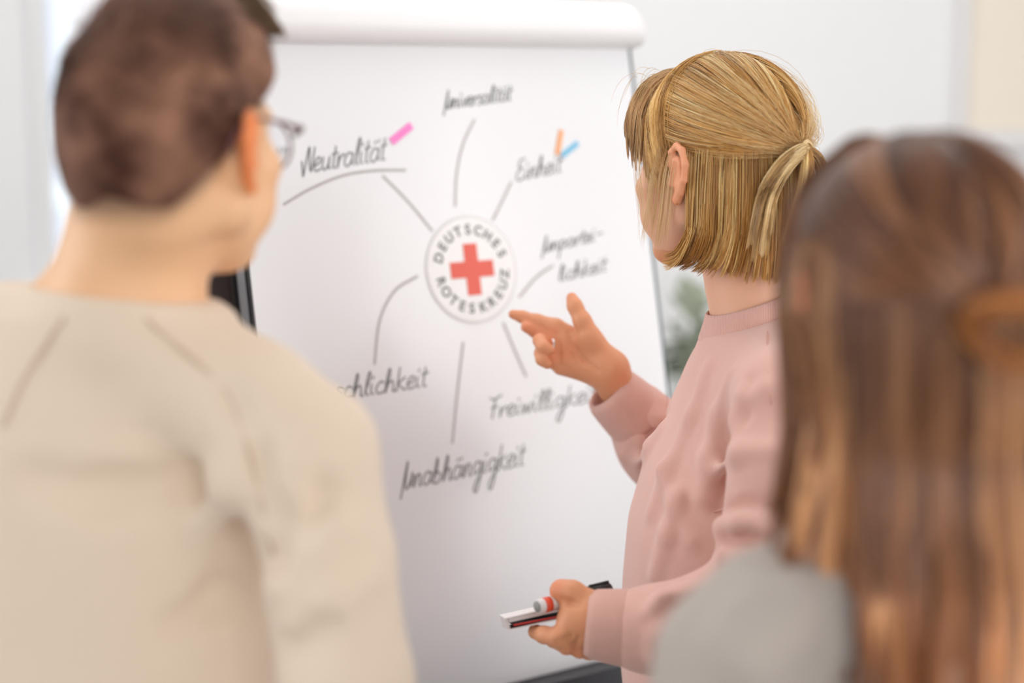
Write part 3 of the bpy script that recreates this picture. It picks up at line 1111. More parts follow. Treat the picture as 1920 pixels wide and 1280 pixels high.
# right arm and hand pointing (palm towards the viewer)
fd.chain([P(1440, 780, 2.13), P(1232, 868, 2.23), P(1200, 786, 2.22), P(1154, 724, 2.20)], [.042, .032, .027, .0225], .02)
K = lambda x, y, d=0.0: P(x, y, 2.19 + d)
fd.chain([K(1157, 728, .008), K(1144, 698)], [.0228, .0228], .01)
fd.cap(K(1146, 692), K(1060, 640, .008), .0225, .0145, .014)           # palm upper
fd.cap(K(1140, 700), K(1062, 668, .006), .0215, .0155, .014)          # palm lower
fd.cap(K(1120, 696), K(1052, 686, .002), .0165, .0125, .012)           # heel, little finger side
fd.cap(K(1142, 684, -.006), K(1106, 634, -.012), .0185, .0145, .014)  # thenar
fd.ell(K(1092, 660, -.032), [.022, .012, .016], None, .012, 'cut')    # hollow of the palm
fd.chain([K(1112, 640, -.010), K(1092, 602, -.012), K(1078, 574, -.008), K(1072, 558, -.004)], [.0142, .0112, .0092, .0074], .008)       # thumb
fd.chain([K(1072, 630, .008), K(1042, 612, .010), K(1008, 602, .014), K(980, 594, .016), K(962, 589, .016)], [.013, .0108, .0092, .008, .0066], .005)   # index
fd.chain([K(1064, 648, .006), K(1036, 634, .012), K(1006, 622, .012), K(986, 613, .006)], [.0125, .0105, .0092, .0072], .004)      # middle
fd.chain([K(1060, 664, .004), K(1030, 650, .004), K(1012, 638, -.012), K(1018, 650, -.026), K(1030, 656, -.026)], [.012, .0102, .0092, .0086, .0074], .003)   # ring finger curled
fd.chain([K(1058, 682, .0), K(1034, 676, .0), K(1014, 662, -.014), K(1016, 674, -.024), K(1026, 682, -.024)], [.0112, .0098, .0088, .0082, .007], .003)   # little finger curled
fd.fold([(1040, 1206), (1056, 1200), (1072, 1190)], .0014, .004, 'cut')
fd.fold([(1072, 1220), (1077, 1208), (1086, 1194)], .0014, .004, 'cut')
fd.fold([(1057, 1124), (1068, 1130), (1082, 1136)], .0018, .006, 'cut')
fd.fold([(1066, 624), (1076, 648), (1096, 676), (1122, 694)], .0012, .005, 'cut')
fd.fold([(1046, 640), (1050, 664), (1050, 690)], .0012, .005, 'cut')
fd.fold([(1062, 640), (1072, 664), (1084, 690)], .0009, .004, 'cut')
fdw = fd
V, Fc = fd.mesh()


def wtint(V, q, col):
    hand = (V[:, 0] < .22) & (V[:, 2] < 1.40)
    knk = np.zeros(len(V))
    for p_, r_ in ((H(1050, 1198), .012), (H(1064, 1211), .012), (H(1043, 1100), .014), (H(1080, 1220), .011), (K(1012, 650), .022), (K(1066, 660), .012), (K(985, 612), .016), (K(964, 590), .012), (K(1073, 562), .012), (K(1016, 672), .016)):
        knk = np.maximum(knk, np.exp(-((V - p_) ** 2).sum(1) / r_ ** 2))
    col = np.where(hand[:, None], col * np.array([.90, .72, .58]), col)  # hands and forearms tinted darker and browner, their shade put into the skin colour
    return col * (1 - .5 * knk[:, None]) + col * np.array([1.05, .68, .62]) * .5 * knk[:, None]


body_w = meshobj('body', V, Fc, M_skin, wm, cols=skin_tint(V, CW, RW, SW, (232, 180, 150), extra=wtint))
eyes(wm, CW, RW, SW)

# sweatshirt
M_pink = mat('pink_sweatshirt_fleece', (222, 176, 164), .88, spec=.25, noise=(9, .03), bump=(700, .35, .0012), sheen=.25)
M_seam = mat('pink_seam_thread', (206, 158, 146), .85, spec=.2, noise=(200, .06))
M_rib = mat('pink_ribbing', (218, 172, 160), .9, spec=.2, noise=(60, .05), sheen=.2, wave=(110, (0, 0, 0), .35, .0012))
fs = Field([0.02, 1.60, .72], [.50, 2.36, 1.40], .0030)
rows = [(612, 1418, .046, .056), (632, 1424, .060, .080), (680, 1426, .083, .125), (760, 1420, .100, .150), (880, 1394, .117, .158), (1000, 1370, .122, .160), (1130, 1360, .122, .160), (1290, 1362, .125, .168), (1375, 1366, .122, .166)]
fs.loft([(pt(0, y, D0)[2], (cx - 960) / FPX * D0 + .004, D0, rx, ry) for y, cx, rx, ry in rows], .02, p=2.15)
fs.cap(P(1440, 690, 1.98), P(1478, 750, 1.80), .060, .060, .045)
fs.cap(P(1430, 690, 1.98), P(1420, 750, 2.15), .060, .060, .045)
# left sleeve
fs.chain([P(1486, 765, 1.80), P(1482, 900, 1.765), P(1462, 1010, 1.75), P(1450, 1120, 1.74)], [.062, .063, .062, .062], .018)
fs.chain([P(1450, 1120, 1.74), P(1330, 1178, 1.765), P(1228, 1180, 1.79), P(1198, 1180, 1.795)], [.064, .057, .045, .0415], .02)
# right sleeve
fs.chain([P(1430, 780, 2.15), P(1248, 850, 2.24), P(1228, 826, 2.24), P(1196, 778, 2.22)], [.064, .052, .050, .0445], .02)
# folds
for pix, r, op in (
        ([(1405, 720), (1390, 770), (1374, 830), (1358, 900), (1346, 950)], .005, 'cut'),
        ([(1440, 730), (1405, 750), (1392, 790), (1384, 840)], .007, 'add'),
        ([(1376, 700), (1350, 780), (1332, 860), (1320, 930)], .006, 'add'),
        ([(1330, 690), (1300, 780), (1262, 870), (1225, 960)], .005, 'add'),
        ([(1240, 880), (1270, 940), (1300, 1010)], .005, 'add'),
        ([(1230, 1080), (1255, 1000), (1275, 930)], .005, 'add'),
        ([(1352, 961), (1390, 952), (1440, 945)], .0026, 'cut'),
        ([(1350, 988), (1390, 985), (1450, 992)], .007, 'add'),
        ([(1360, 1017), (1400, 1022), (1450, 1030)], .004, 'cut'),
        ([(1362, 1042), (1400, 1050), (1450, 1065)], .007, 'add'),
        ([(1345, 880), (1390, 850), (1440, 845)], .005, 'add'),
        ([(1222, 1150), (1250, 1125), (1290, 1118), (1330, 1112)], .007, 'add'),
        ([(1235, 1180), (1262, 1150), (1310, 1135)], .006, 'cut'),
        ([(1228, 1230), (1240, 1190), (1268, 1165)], .005, 'add'),
        ([(1186, 840), (1220, 810), (1246, 778)], .004, 'cut'),
        ([(1170, 852), (1200, 826), (1232, 786)], .006, 'add'),
        ([(1196, 868), (1222, 838), (1242, 806)], .005, 'add')):
    fs.fold(pix, r, .020, op, off=.002 if op == 'cut' else -.003)
# collar band
cz = []
for i in range(25):
    a = 2 * math.pi * i / 24
    c = P(1410, 575, 1.98)
    cz.append(c + np.array([.0605 * math.cos(a), .0625 * math.sin(a), .020 * math.cos(a) + .004]))
body_lim = plane3(P(1320, 618, 1.98), P(1500, 570, 1.98), P(1410, 600, 1.90))
hug(fs, fdw, .006, lambda X, Y, Z: np.maximum(body_lim(X, Y, Z), np.hypot(X - P(1418, 600, 1.98)[0], Y - 1.96) - .15), .012, pt(0, 800, 1.98)[2])
fs.plane(P(1410, 596, 1.98), [-.32, 0, 1], .004)
fs.cap(P(1404, 500, 1.98), P(1412, 596, 1.98), .0515, .0515, .004, 'cut')
# hollow cuffs
fs.cap(P(1080, 1168, 1.80), P(1138, 1170, 1.80), .034, .034, .003, 'cut')
fs.plane(P(1094, 1165, 1.80), [-1, 0, .10], .003)
V, Fc = fs.mesh()
# cut away nothing else: the cuff of the pointing arm is opened with a slanted hollow
sw = meshobj('sweatshirt', V, Fc, M_pink, wm)


def ringpts(c, ax, r, n=28, flat=1.0):
    ax = unit(np.array(ax, float))
    a = unit(np.cross(ax, [0, 0, 1.0]))
    b = np.cross(ax, a)
    return [c + r * (math.cos(2 * math.pi * i / n) * a + flat * math.sin(2 * math.pi * i / n) * b) for i in range(n + 1)]


def tube_wall(name, path, ro, ri, m, parent, seg=40):
    """hollow ribbed band: path of centres, outer radii, inner radii"""
    pts_ = [np.array(p) for p in path] + [np.array(p) for p in path[::-1]]
    rr = list(ro) + list(ri)[::-1]
    ax = unit(pts_[len(path) - 1] - pts_[0])
    a = unit(np.cross(ax, [0, 0.02, 1.0]))
    b = np.cross(ax, a)
    v, f = [], []
    n = len(pts_)
    for p, r in zip(pts_, rr):
        for k in range(seg):
            t = 2 * math.pi * k / seg
            v.append(p + r * (math.cos(t) * a + math.sin(t) * b))
    for i in range(n):
        i2 = (i + 1) % n
        for k in range(seg):
            k2 = (k + 1) % seg
            f.append((i * seg + k, i2 * seg + k, i2 * seg + k2, i * seg + k2))
    return meshobj(name, v, f, m, parent)


def cuff(path, r0, r1, parent, m):
    n = 9
    a, b = np.array(path[0]), np.array(path[1])
    pp = [a + (b - a) * t for t in np.linspace(0, 1, n)]
    bul = [math.sin(math.pi * t) ** .5 * .0015 for t in np.linspace(0, 1, n)]
    ro = [r0 + (r1 - r0) * t + q for t, q in zip(np.linspace(0, 1, n), bul)]
    ro[0] -= .0022
    return tube_wall('cuff', pp, ro, [r - .005 for r in ro], m, parent)


cuff((P(1100, 1168, 1.80), P(1202, 1180, 1.795)), .0362, .0425, wm, M_rib)
cuff((P(1140, 728, 2.203), P(1204, 790, 2.222)), .0372, .0450, wm, M_rib)
seam(sw, fs, [(1440, 590), (1439, 640), (1440, 700), (1446, 760)], .0011, M_seam)
seam(sw, fs, [(1338, 960), (1360, 953), (1400, 948), (1460, 944)], .0011, M_seam)
cs = []
for i in range(33):
    a = 2 * math.pi * i / 32
    cs.append(P(1413, 607, 1.98) + np.array([.0735 * math.cos(a) - .001, .0765 * math.sin(a), .0245 * math.cos(a) + .002]))
MB().tube(ringpts(P(1198, 1180, 1.795), P(1198, 1180, 1.795) - P(1112, 1170, 1.80), .0432), .0012, 6).build('seam', M_seam, sw, True)
MB().tube(ringpts(P(1205, 790, 2.222), P(1205, 790, 2.222) - P(1146, 740, 2.205), .0462), .0012, 6).build('seam', M_seam, sw, True)
MB().tube([P(1416, 604, 1.98) + np.array([.0605 * math.cos(a), .0625 * math.sin(a), .0235 * math.cos(a)]) for a in np.linspace(0, 2 * math.pi, 41)], .0012, 6).build('seam', M_seam, sw, True)
# collar rib
cv, cf = [], []
cn = P(1410, 578, 1.98)
colr = [(.0530, -.030), (.0590, -.030), (.0596, -.020), (.0572, -.004), (.0555, .006), (.0535, .007), (.0522, .002), (.0520, -.014)]
for i in range(48):
    a = 2 * math.pi * i / 48
    for r, zz in colr:
        rr = r + (.004 if zz < -.015 else .001 if zz < 0 else 0) * 1.0
        cv.append(cn + np.array([rr * math.cos(a), rr * math.sin(a) * 1.02, .33 * rr * math.cos(a) + zz + .004]))
k = len(colr)
for i in range(48):
    for j in range(k):
        cf.append((i * k + j, ((i + 1) % 48) * k + j, ((i + 1) % 48) * k + (j + 1) % k, i * k + (j + 1) % k))
meshobj('collar', cv, cf, M_rib, wm)
lower_body(wm, np.array([CW[0] * 0 + (1380 - 960) / FPX * D0, D0, .80]), math.radians(85), .04, (70, 78, 98), (235, 232, 228))

# ---- blonde hair
rng = np.random.default_rng(7)
def Lw(q): return CW + (np.asarray(q) * SW) @ RW.T
HC = np.array([0, -.012, .040])                      # centre of the hair shell, head units
HR = np.array([.0830, .1050, .1040])
TIE = np.array([.002, -.1245, .026])
nT = unit((TIE - HC) / HR)


def shell(n, s=1.0): return HC + n * HR * s


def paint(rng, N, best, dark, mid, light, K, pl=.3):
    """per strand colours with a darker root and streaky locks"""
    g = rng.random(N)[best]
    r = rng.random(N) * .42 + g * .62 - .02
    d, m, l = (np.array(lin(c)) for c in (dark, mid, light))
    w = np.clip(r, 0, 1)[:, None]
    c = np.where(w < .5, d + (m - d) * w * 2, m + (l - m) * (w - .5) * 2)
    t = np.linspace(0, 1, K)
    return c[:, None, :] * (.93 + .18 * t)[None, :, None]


def pulled(N, K, rng, rootfn, jit=.006):
    """strands combed over the shell from their root to the tie"""
    n0 = rootfn(N)
    up = np.array([0, 0, 1.0])
    side = np.sign(n0[:, :1]) * np.array([[1.0, 0, 0]])
    ang = np.arccos(np.clip(n0 @ nT, -1, 1))[:, None]
    low = np.clip((n0[:, 2:3] + .1), 0, 1)
    mid = unit(n0 + nT[None] + side * (.18 + .10 * low) * ang - up * .05 * ang)
    t = np.linspace(0, 1, K)[None, :, None]
    a, b, c = n0[:, None], mid[:, None], np.tile(nT, (N, 1))[:, None]
    c2 = b * 2 - .5 * (a + c)
    n = (1 - t) ** 2 * a + 2 * t * (1 - t) * c2 + t ** 2 * c
    n = unit(n)
    lift = 1.0 + .03 * np.sin(math.pi * np.clip(t, 0, 1)) * rng.random((N, 1, 1)) - .03 * (1 - t) ** 3
    lift = lift + rng.normal(size=(N, 1, 1)) * .006
    p = HC + n * HR * lift
    tie = TIE + rng.normal(size=(N, 3)) * np.array([.005, .003, .0055])
    w = np.clip((t - .8) / .2, 0, 1) ** 1.5
    return p * (1 - w) + tie[:, None] * w


def upper_roots(N):
    out = []
    while len(out) < N:
        n = unit(rng.normal(size=(4000, 3)))
        q = HC + n * HR
        lim = np.interp(q[:, 1], [-.12, -.03, .02, .06], [.018, .020, .034, .055])
        ok = (q[:, 2] > lim) & (q[:, 1] < .030 + .050 * rng.random(len(q)))
        out += list(n[ok])
    return np.array(out[:N])


sets = []
pth = pulled(6500, 14, rng, upper_roots)
pth, best = clump(pth, rng, 22, .55)
sets.append((pth, rng.uniform(.00030, .00050, 6500), paint(rng, 6500, best, (112, 66, 26), (228, 172, 92), (255, 240, 188), 14)))
# lower curtain
N, K = 4200, 16
ph = rng.uniform(math.radians(-84), math.radians(84), N)            # angle from the back of the head
ph0 = ph
n0 = np.stack([np.sin(ph), -np.cos(ph), np.zeros(N)], 1)
lay = rng.random(N)
z0 = .030 - .03 * rng.random(N)
zend = -.126 + .018 * rng.random(N) ** 2 + rng.normal(size=N) * .003
t = np.linspace(0, 1, K)[None, :]
z = z0[:, None] + (zend - z0)[:, None] * t
rad = np.where(z > -.01, 1, 1 - .10 * np.clip((-.01 - z) / .12, 0, 1) ** 1.2)
lf = (.93 + .07 * lay)[:, None] * rad + .035 * np.sin(math.pi * t) * lay[:, None]
x = HC[0] + n0[:, :1] * HR[0] * lf * 1.02
y = HC[1] + n0[:, 1:2] * HR[1] * lf
sidew = np.clip((np.abs(np.degrees(ph)) - 25) / 70, 0, 1)[:, None]
fwdc = (.050 * np.clip((t - .58) / .42, 0, 1) ** 1.5 + .014 * t) * sidew
y = y + fwdc
x = x + np.sign(n0[:, :1]) * -.004 * np.clip((t - .7) / .3, 0, 1) * sidew
z = z + .020 * np.clip((t - .75) / .25, 0, 1) ** 2 * sidew * (np.abs(ph)[:, None] > .7)
wob = .0026 * np.sin(t * 7 + rng.random((N, 1)) * 6.28) * t + .0030 * np.sin(t * 6 + ph[:, None] * 14) * t
pth = np.stack([x + wob, y + wob * .7, z + 0 * x], 2)
pth, best = clump(pth, rng, 26, .6)
pth += rng.normal(size=(N, 1, 3)) * .0006
sets.append((pth, rng.uniform(.00030, .00052, N), paint(rng, N, best, (96, 56, 24), (208, 150, 74), (255, 226, 156), K)))


def tuft(N, K, ctrl, r0, r1, rng, dark, mid, light, step=16, am=.6, rad=(.0003, .0005)):
    """a lock of hair along control points (head units)"""
    ctrl = smooth_poly(ctrl, 8)
    s_ = np.linspace(0, len(ctrl) - 1, K)
    C_ = np.stack([np.interp(s_, np.arange(len(ctrl)), ctrl[:, i]) for i in range(3)], 1)
    o = rng.normal(size=(N, 3))
    o = o / np.maximum(1, np.linalg.norm(o, axis=1, keepdims=True) / 1.6)
    t = np.linspace(0, 1, K)
    w = np.array(r0)[None, None] * (1 - t[None, :, None]) + np.array(r1)[None, None] * t[None, :, None]
    p = C_[None] + o[:, None] * w
    cut = 1 - .22 * rng.random(N)
    tt = t[None, :] * cut[:, None] * (K - 1)
    i0 = np.clip(tt.astype(int), 0, K - 2)
    fr = (tt - i0)[..., None]
    ar = np.arange(N)[:, None]
    p = p[ar, i0] * (1 - fr) + p[ar, i0 + 1] * fr
    p, best = clump(p, rng, step, am)
    return p, rng.uniform(rad[0], rad[1], N), paint(rng, N, best, dark, mid, light, K)


BD, BM_, BLT = (112, 70, 30), (214, 160, 86), (255, 226, 160)
# pony tail in two falls
sets.append(tuft(900, 14, [(0, -.127, .026), (-.018, -.133, .024), (-.038, -.126, .010), (-.050, -.112, -.020), (-.052, -.104, -.055), (-.050, -.096, -.088)], (.004, .003, .004), (.014, .008, .012), rng, BD, (216, 174, 112), (252, 228, 180)))
sets.append(tuft(500, 14, [(0, -.127, .026), (-.010, -.137, .012), (-.018, -.138, -.018), (-.022, -.132, -.05), (-.024, -.122, -.082)], (.004, .003, .004), (.012, .006, .010), rng, BD, BM_, BLT))
sets.append(tuft(520, 14, [(.002, -.128, .026), (.010, -.136, .016), (.016, -.140, -.006), (.018, -.136, -.03), (.016, -.126, -.055)], (.003, .003, .003), (.009, .006, .010), rng, (96, 60, 30), (190, 140, 80), BLT))
# hair in front of the ear and the fringe
for q in (-1, 1):
    # curtain from the parting down past the temple
    N, K = 2300, 16
    yy = -.012 + .106 * rng.random(N) ** .6
    a0 = unit(np.stack([q * rng.uniform(0, .012, N) / HR[0], (yy - HC[1]) / HR[1], np.full(N, .6)], 1))
    ye = .014 + .076 * np.clip((yy + .005) / .1, 0, 1) + rng.normal(size=N) * .013
    a1 = unit(np.stack([np.full(N, q * 1.0), (ye - HC[1]) / HR[1], rng.uniform(-.34, -.10, N)], 1))
    tl = np.linspace(0, 1, K)[None, :, None]
    n = unit(a0[:, None] * (1 - tl) + a1[:, None] * tl + np.array([0, .10, 0]) * np.sin(math.pi * tl))
    lay = rng.random((N, 1, 1))
    p = HC + n * HR * (.990 + .032 * lay * np.sin(math.pi * tl) ** .6)
    fall = np.clip((tl - .72) / .28, 0, 1)
    p[..., 2:3] -= fall * (.006 + .036 * rng.random((N, 1, 1)) ** 2)
    p[..., 0:1] += q * fall * .003
    p, best = clump(p, rng, 24, .6)
    sets.append((p, rng.uniform(.00028, .00046, N), paint(rng, N, best, (118, 74, 32), (220, 166, 90), (255, 224, 160), K)))
    sets.append(tuft(900, 12, [(q * .006, .060, .120), (q * .028, .074, .106), (q * .048, .080, .080), (q * .060, .078, .048), (q * .066, .072, .016)], (.008, .012, .003), (.005, .007, .009), rng, (124, 86, 54), (184, 138, 92), (226, 190, 138), 18, .6))
    sets.append(tuft(260, 12, [(q * .004, .064, .118), (q * .020, .084, .104), (q * .036, .094, .082), (q * .050, .092, .056), (q * .054, .086, .040)], (.006, .006, .003), (.008, .005, .008), rng, (124, 86, 54), (170, 124, 86), (214, 176, 130), 12, .7))
    sets.append(tuft(30, 14, [(q * .062, .056, .066), (q * .076, .048, .01), (q * .075, .042, -.04), (q * .070, .044, -.078)], (.006, .012, .006), (.004, .018, .014), rng, (170, 130, 84), (214, 176, 124), (240, 210, 160), 8, .25, (.0002, .0003)))
    sets.append(tuft(70, 14, [(q * .080, .006, .030), (q * .086, .012, .0), (q * .084, .022, -.05), (q * .078, .036, -.092)], (.004, .012, .006), (.006, .016, .012), rng, (170, 130, 84), (214, 176, 124), (240, 210, 160), 10, .25, (.0002, .0003)))
# loose flyaway hairs
N, K = 260, 12
fly = pulled(N, K, rng, upper_roots)
t = np.linspace(0, 1, K)[None, :, None]
fly = fly + unit(fly - HC) * (.004 + .010 * rng.random((N, 1, 1))) * np.sin(math.pi * t) + rng.normal(size=(N, 1, 3)) * .004 * t
sets.append((fly, rng.uniform(.00016, .00024, N), paint(rng, N, np.arange(N), (190, 150, 96), (226, 190, 130), (250, 226, 180), K)))
N = 40
rt = np.stack([rng.uniform(-.07, .02, N), rng.uniform(.03, .085, N), rng.uniform(.10, .125, N)], 1)
ctl = [rt, rt + np.stack([rng.uniform(-.015, .0, N), rng.uniform(.0, .015, N), rng.uniform(.002, .010, N)], 1), rt + np.stack([rng.uniform(-.03, -.01, N), rng.uniform(.005, .025, N), rng.uniform(-.02, .004, N)], 1), rt + np.stack([rng.uniform(-.04, -.015, N), rng.uniform(.0, .025, N), rng.uniform(-.07, -.03, N)], 1)]
bz = np.stack([(1 - u) ** 3 * ctl[0] + 3 * u * (1 - u) ** 2 * ctl[1] + 3 * u * u * (1 - u) * ctl[2] + u ** 3 * ctl[3] for u in np.linspace(0, 1, K)], 1)
sets.append((bz, rng.uniform(.00016, .00024, N), paint(rng, N, np.arange(N), (170, 130, 84), (206, 168, 112), (230, 200, 150), K)))
VV, FF, CC, off = [], [], [], 0
for p, r_, c in sets:
    v, f, c = strand_mesh(Lw(p.reshape(-1, 3)).reshape(p.shape), r_ * SW, c)
    VV.append(v)
    FF.append(f + off)
    CC.append(c)
    off += len(v)
hair_w = meshobj('hair', np.concatenate(VV), np.concatenate(FF), M_hair, wm, cols=np.concatenate(CC))
hair_w['label'] = 'blonde hair, half tied back, ends at the neck'
# the dense hair beneath the strands
fh = Field(CW - .22, CW + .22, .0035)
fh.ell(Lw(HC), HR * SW * .965, RW, .01)
fh.plane(Lw([0, .066, .0]), RW @ unit(np.array([0, 1, -.55])), .01)
fh.plane(Lw([0, 0, .002]), RW @ np.array([0, .25, -1.0]), .006)
fc_ = Field(CW - .22, CW + .22, .0035)
fc_.ell(Lw([0, -.012, .0]), np.array([.074, .096, .30]) * SW, RW, .01)
fc_.plane(Lw([0, 0, .02]), RW @ np.array([0, 0, 1.0]), .006)
fc_.plane(Lw([0, 0, -.095]), RW @ np.array([0, 0, -1.0]), .006)
fc_.plane(Lw([0, -.022, 0]), RW @ unit(np.array([0, 1, .25])), .006)
fh.F = np.minimum(fh.F, fc_.F)
V, Fc = fh.mesh()
b_ = np.tile(np.array(lin((112, 76, 42))), (len(V), 1))
under = meshobj('hair_underlayer', V, Fc, M_hair, wm, cols=b_)
# hair tie, ear stud, finger ring
M_tie = mat('pale_elastic', (226, 196, 150), .6, noise=(90, .08))
tp = []
for i in range(37):
    a = 2 * math.pi * i / 18
    tp.append(Lw(TIE + np.array([.0105 * math.cos(a), -.0035 - .002 * i / 36 + .001 * math.sin(a), .0105 * math.sin(a) - .004 * (i / 36)])))
MB().tube(tp, .0013, 6).build('hair_tie', M_tie, wm, True)
M_gold = mat('gold', (226, 160, 70), .2, metal=1, noise=(50, .02))
M_silver = mat('silver', (225, 225, 228), .2, metal=1, noise=(50, .02))
ball('ear_stud', Lw([-.0835, -.006, -.033]), .0018, M_gold, wm, 12)
MB().tube(ringpts(K(1024, 645, .0) if False else P(1026, 648, 2.192), P(1012, 638, 2.178) - P(1030, 650, 2.194), .0112, 20), .0020, 8).build('finger_ring', M_silver, wm, True)

# ---- things in her left hand
M_pap = mat('white_card', (238, 232, 232), .5, noise=(30, .01))
M_page = mat('page_edges', (214, 204, 204), .7, noise=(400, .05))
M_redc = mat('red_card', (206, 44, 40), .5, noise=(30, .03))
M_blk = mat('black_card', (26, 20, 24), .5, noise=(30, .1))
b0 = H(949, 1170, .012)
bxr = unit(H(1050, 1147, .018) - b0)
bdn = unit(np.cross(bxr, unit(np.array([.0, 1.0, -.27]))))
if bdn[2] > 0: bdn = -bdn
bin_ = np.cross(bdn, bxr)
if bin_[1] < 0: bin_ = -bin_
BK = Matrix(((bxr[0], bin_[0], -bdn[0], b0[0]), (bxr[1], bin_[1], -bdn[1], b0[1]), (bxr[2], bin_[2], -bdn[2], b0[2]), (0, 0, 0, 1)))
bk = empty('notebook', tuple(b0), 'white notebook with red and black inserts held in her lower hand', 'notebook')
MB().box((0, 0, .0055), (.112, .085, .0072), BK).build('cover', M_pap, bk, bevel=.0006)
MB().box((.004, .001, .0010), (.110, .083, .0054), BK).build('pages', M_page, bk)
MB().box((0, .002, -.0060), (.0035, .083, .0054), BK).build('spine', M_page, bk)
sk = Matrix.Rotation(.06, 4, 'Y')
MB().box((.006, .0, -.0010), (.108, .08, .0003), BK @ sk).build('black_insert', M_blk, bk)
MB().box((.008, -.001, -.0032), (.108, .08, -.0016), BK @ Matrix.Rotation(.035, 4, 'Y')).build('red_insert', M_redc, bk)
MB().box((.002, -.002, -.0075), (.112, .085, -.0061), BK).build('back_cover', M_pap, bk, bevel=.0005)
m0, m1 = H(1008, 1137, -.004), H(1143, 1104, .048)
md_ = unit(m1 - m0)
Lm = np.linalg.norm(m1 - m0)
M_mw = mat('white_marker_barrel', (226, 220, 220), .35, noise=(30, .01))
M_mo = mat('orange_red_band', (230, 80, 48), .4, noise=(60, .06))
M_mg = mat('grey_plug', (150, 150, 146), .5, noise=(60, .05))
mk = empty('whiteboard_marker', tuple(m0), 'white marker pen with an orange band and black cap held above the notebook', 'pen')
MB().tube([m0, m0 + md_ * .001, m0 + md_ * (Lm - .030)], [.0074, .0080, .0080], 24).build('barrel', M_mw, mk, True)
MB().tube([m0 - md_ * .0016, m0 - md_ * .0002], [.0058, .0062], 20).build('plug', M_mg, mk, True)
MB().tube([m0 + md_ * .0070, m0 + md_ * .0160], [.00825, .00825], 24).build('band', M_mo, mk, True)
for dz_, l_ in ((.0035, .014), (.0005, .010)):
    a_ = m0 + md_ * .026 + unit(np.cross(md_, [0, 1, 0])) * 0 + np.array([0, -.0080, dz_])
    MB().tube([a_, a_ + md_ * l_], .0005, 4).build('print_line', M_blk, mk)
MB().tube([m0 + md_ * (Lm - .0299), m0 + md_ * (Lm - .002), m0 + md_ * Lm], [.0086, .0080, .0070], 20).build('cap', M_black, mk, True)
pc0 = m0 + md_ * (Lm - .028) + np.array([0, 0, .0088])
MB().tube([pc0, pc0 + md_ * .026], .0018, 8).build('clip', M_black, mk, True)


def custom(fd, fn, k=.006, op='int'):
    sl, g = fd.sub(fd.lo, fd.lo + fd.h * fd.n)
    X, Y, Z = np.broadcast_arrays(*g)
    fd.comb(sl, fn(X, Y, Z).astype(np.float32), k, op)


def local(C, R, s, X, Y, Z):
    return [((X - C[0]) * R[0, i] + (Y - C[1]) * R[1, i] + (Z - C[2]) * R[2, i]) / s for i in range(3)]


# ------------------------------------------------------------------ the person with cropped hair and glasses, front left
D1 = 1.38
mm = empty('person', tuple(pt(200, 640, 1.42) * [1, 1, 0]), 'person with cropped brown hair, glasses and cream sweater seen from behind', 'person')
RM_ = rot_frame(math.radians(-25), math.radians(-2), math.radians(1))
SM = .975
CM = pt(322, 280, D1)
fd = Field([-.74, 1.08, .60], [.02, 1.66, 1.76], .0034)
head_sdf(fd, CM, RM_, SM)
LM = lambda q: CM + (np.asarray(q) * SM) @ RM_.T
fd.chain([LM([0, -.030, -.035]), P(258, 440, 1.400), P(232, 600, 1.42)], [.056, .0545, .062], .022)
fd.cap(P(220, 590, 1.42), P(30, 650, 1.45), .050, .040, .05)
fd.cap(P(246, 630, 1.41), P(400, 730, 1.40), .046, .04, .04)
fd.loft([(pt(0, y, 1.42)[2], (cx - 960) / FPX * 1.42, 1.43, rx, ry) for y, cx, rx, ry in
         ((620, 190, .09, .06), (760, 160, .14, .085), (1100, 150, .14, .09), (1500, 150, .13, .09))], .03)
# arms and hands down at the sides
for sh, el, wr, sg in (((570, 850, 1.38), (668, 1500, 1.36), (654, 1890, 1.300), 1), ((-260, 850, 1.50), (-350, 1500, 1.50), (-330, 1890, 1.447), -1)):
    a, b, c = P(*sh), P(*el), P(*wr)
    fd.chain([a, b, c], [.044, .038, .026], .02)
    hd = unit(c - b)
    relaxed_hand(fd, c, hd, [.3 * sg * -1, 1, 0], [-sg, .2, 0])
fdm = fd
V, Fc = fd.mesh()


def mtint(V, q, col):
    zl = np.interp(q[:, 1], [-.11, -.07, -.03, .0, .05], [-.040, -.040, -.005, .035, .045])
    st = np.clip((q[:, 2] - (zl - .020)) / .022, 0, 1) * (q[:, 1] < .075) * (np.abs(q[:, 0]) < .0795)
    st = st * (q[:, 2] < .13)
    c2 = np.array(lin((104, 76, 62)))
    return col * (1 - .8 * st[:, None]) + c2 * .8 * st[:, None]


meshobj('body', V, Fc, M_skin, mm, cols=skin_tint(V, CM, RM_, SM, (236, 188, 146), extra=mtint, ear_t=(1.0, .50, .28)))
eyes(mm, CM, RM_, SM)

# cropped hair: a dense cap with short strands
M_hairb = mat('brown_hair_cap', (92, 66, 52), .75, spec=.25, attr='tint', noise=(30, .18), bump=(420, .6, .003))
fh = Field(CM - .2, CM + .2, .0032)
HCm, HRm = np.array([0, -.013, .034]), np.array([.0755, .0960, .0895])
fh.ell(LM(HCm), HRm * SM, RM_, .01)
fh.ell(LM([.0, .010, .066]), np.array([.060, .082, .062]) * SM, RM_, .02)
fh.cap(LM([-.02, .050, .104]), LM([.028, .076, .094]), .020, .016, .02)


fh.ell(LM([.022, .040, .060]), np.array([.048, .054, .048]) * SM, RM_, .02)


def mlim(X, Y, Z):
    q = local(CM, RM_, SM, X, Y, Z)
    zl = np.interp(q[1].ravel(), [-.11, -.07, -.03, .0, .05, .075], [-.038, -.034, -.002, .036, .046, .058]).reshape(q[1].shape)
    zl = zl + .006 * np.sin(q[0] * 90 + .6) * (q[1] < -.04)
    return (zl - q[2]) * .6


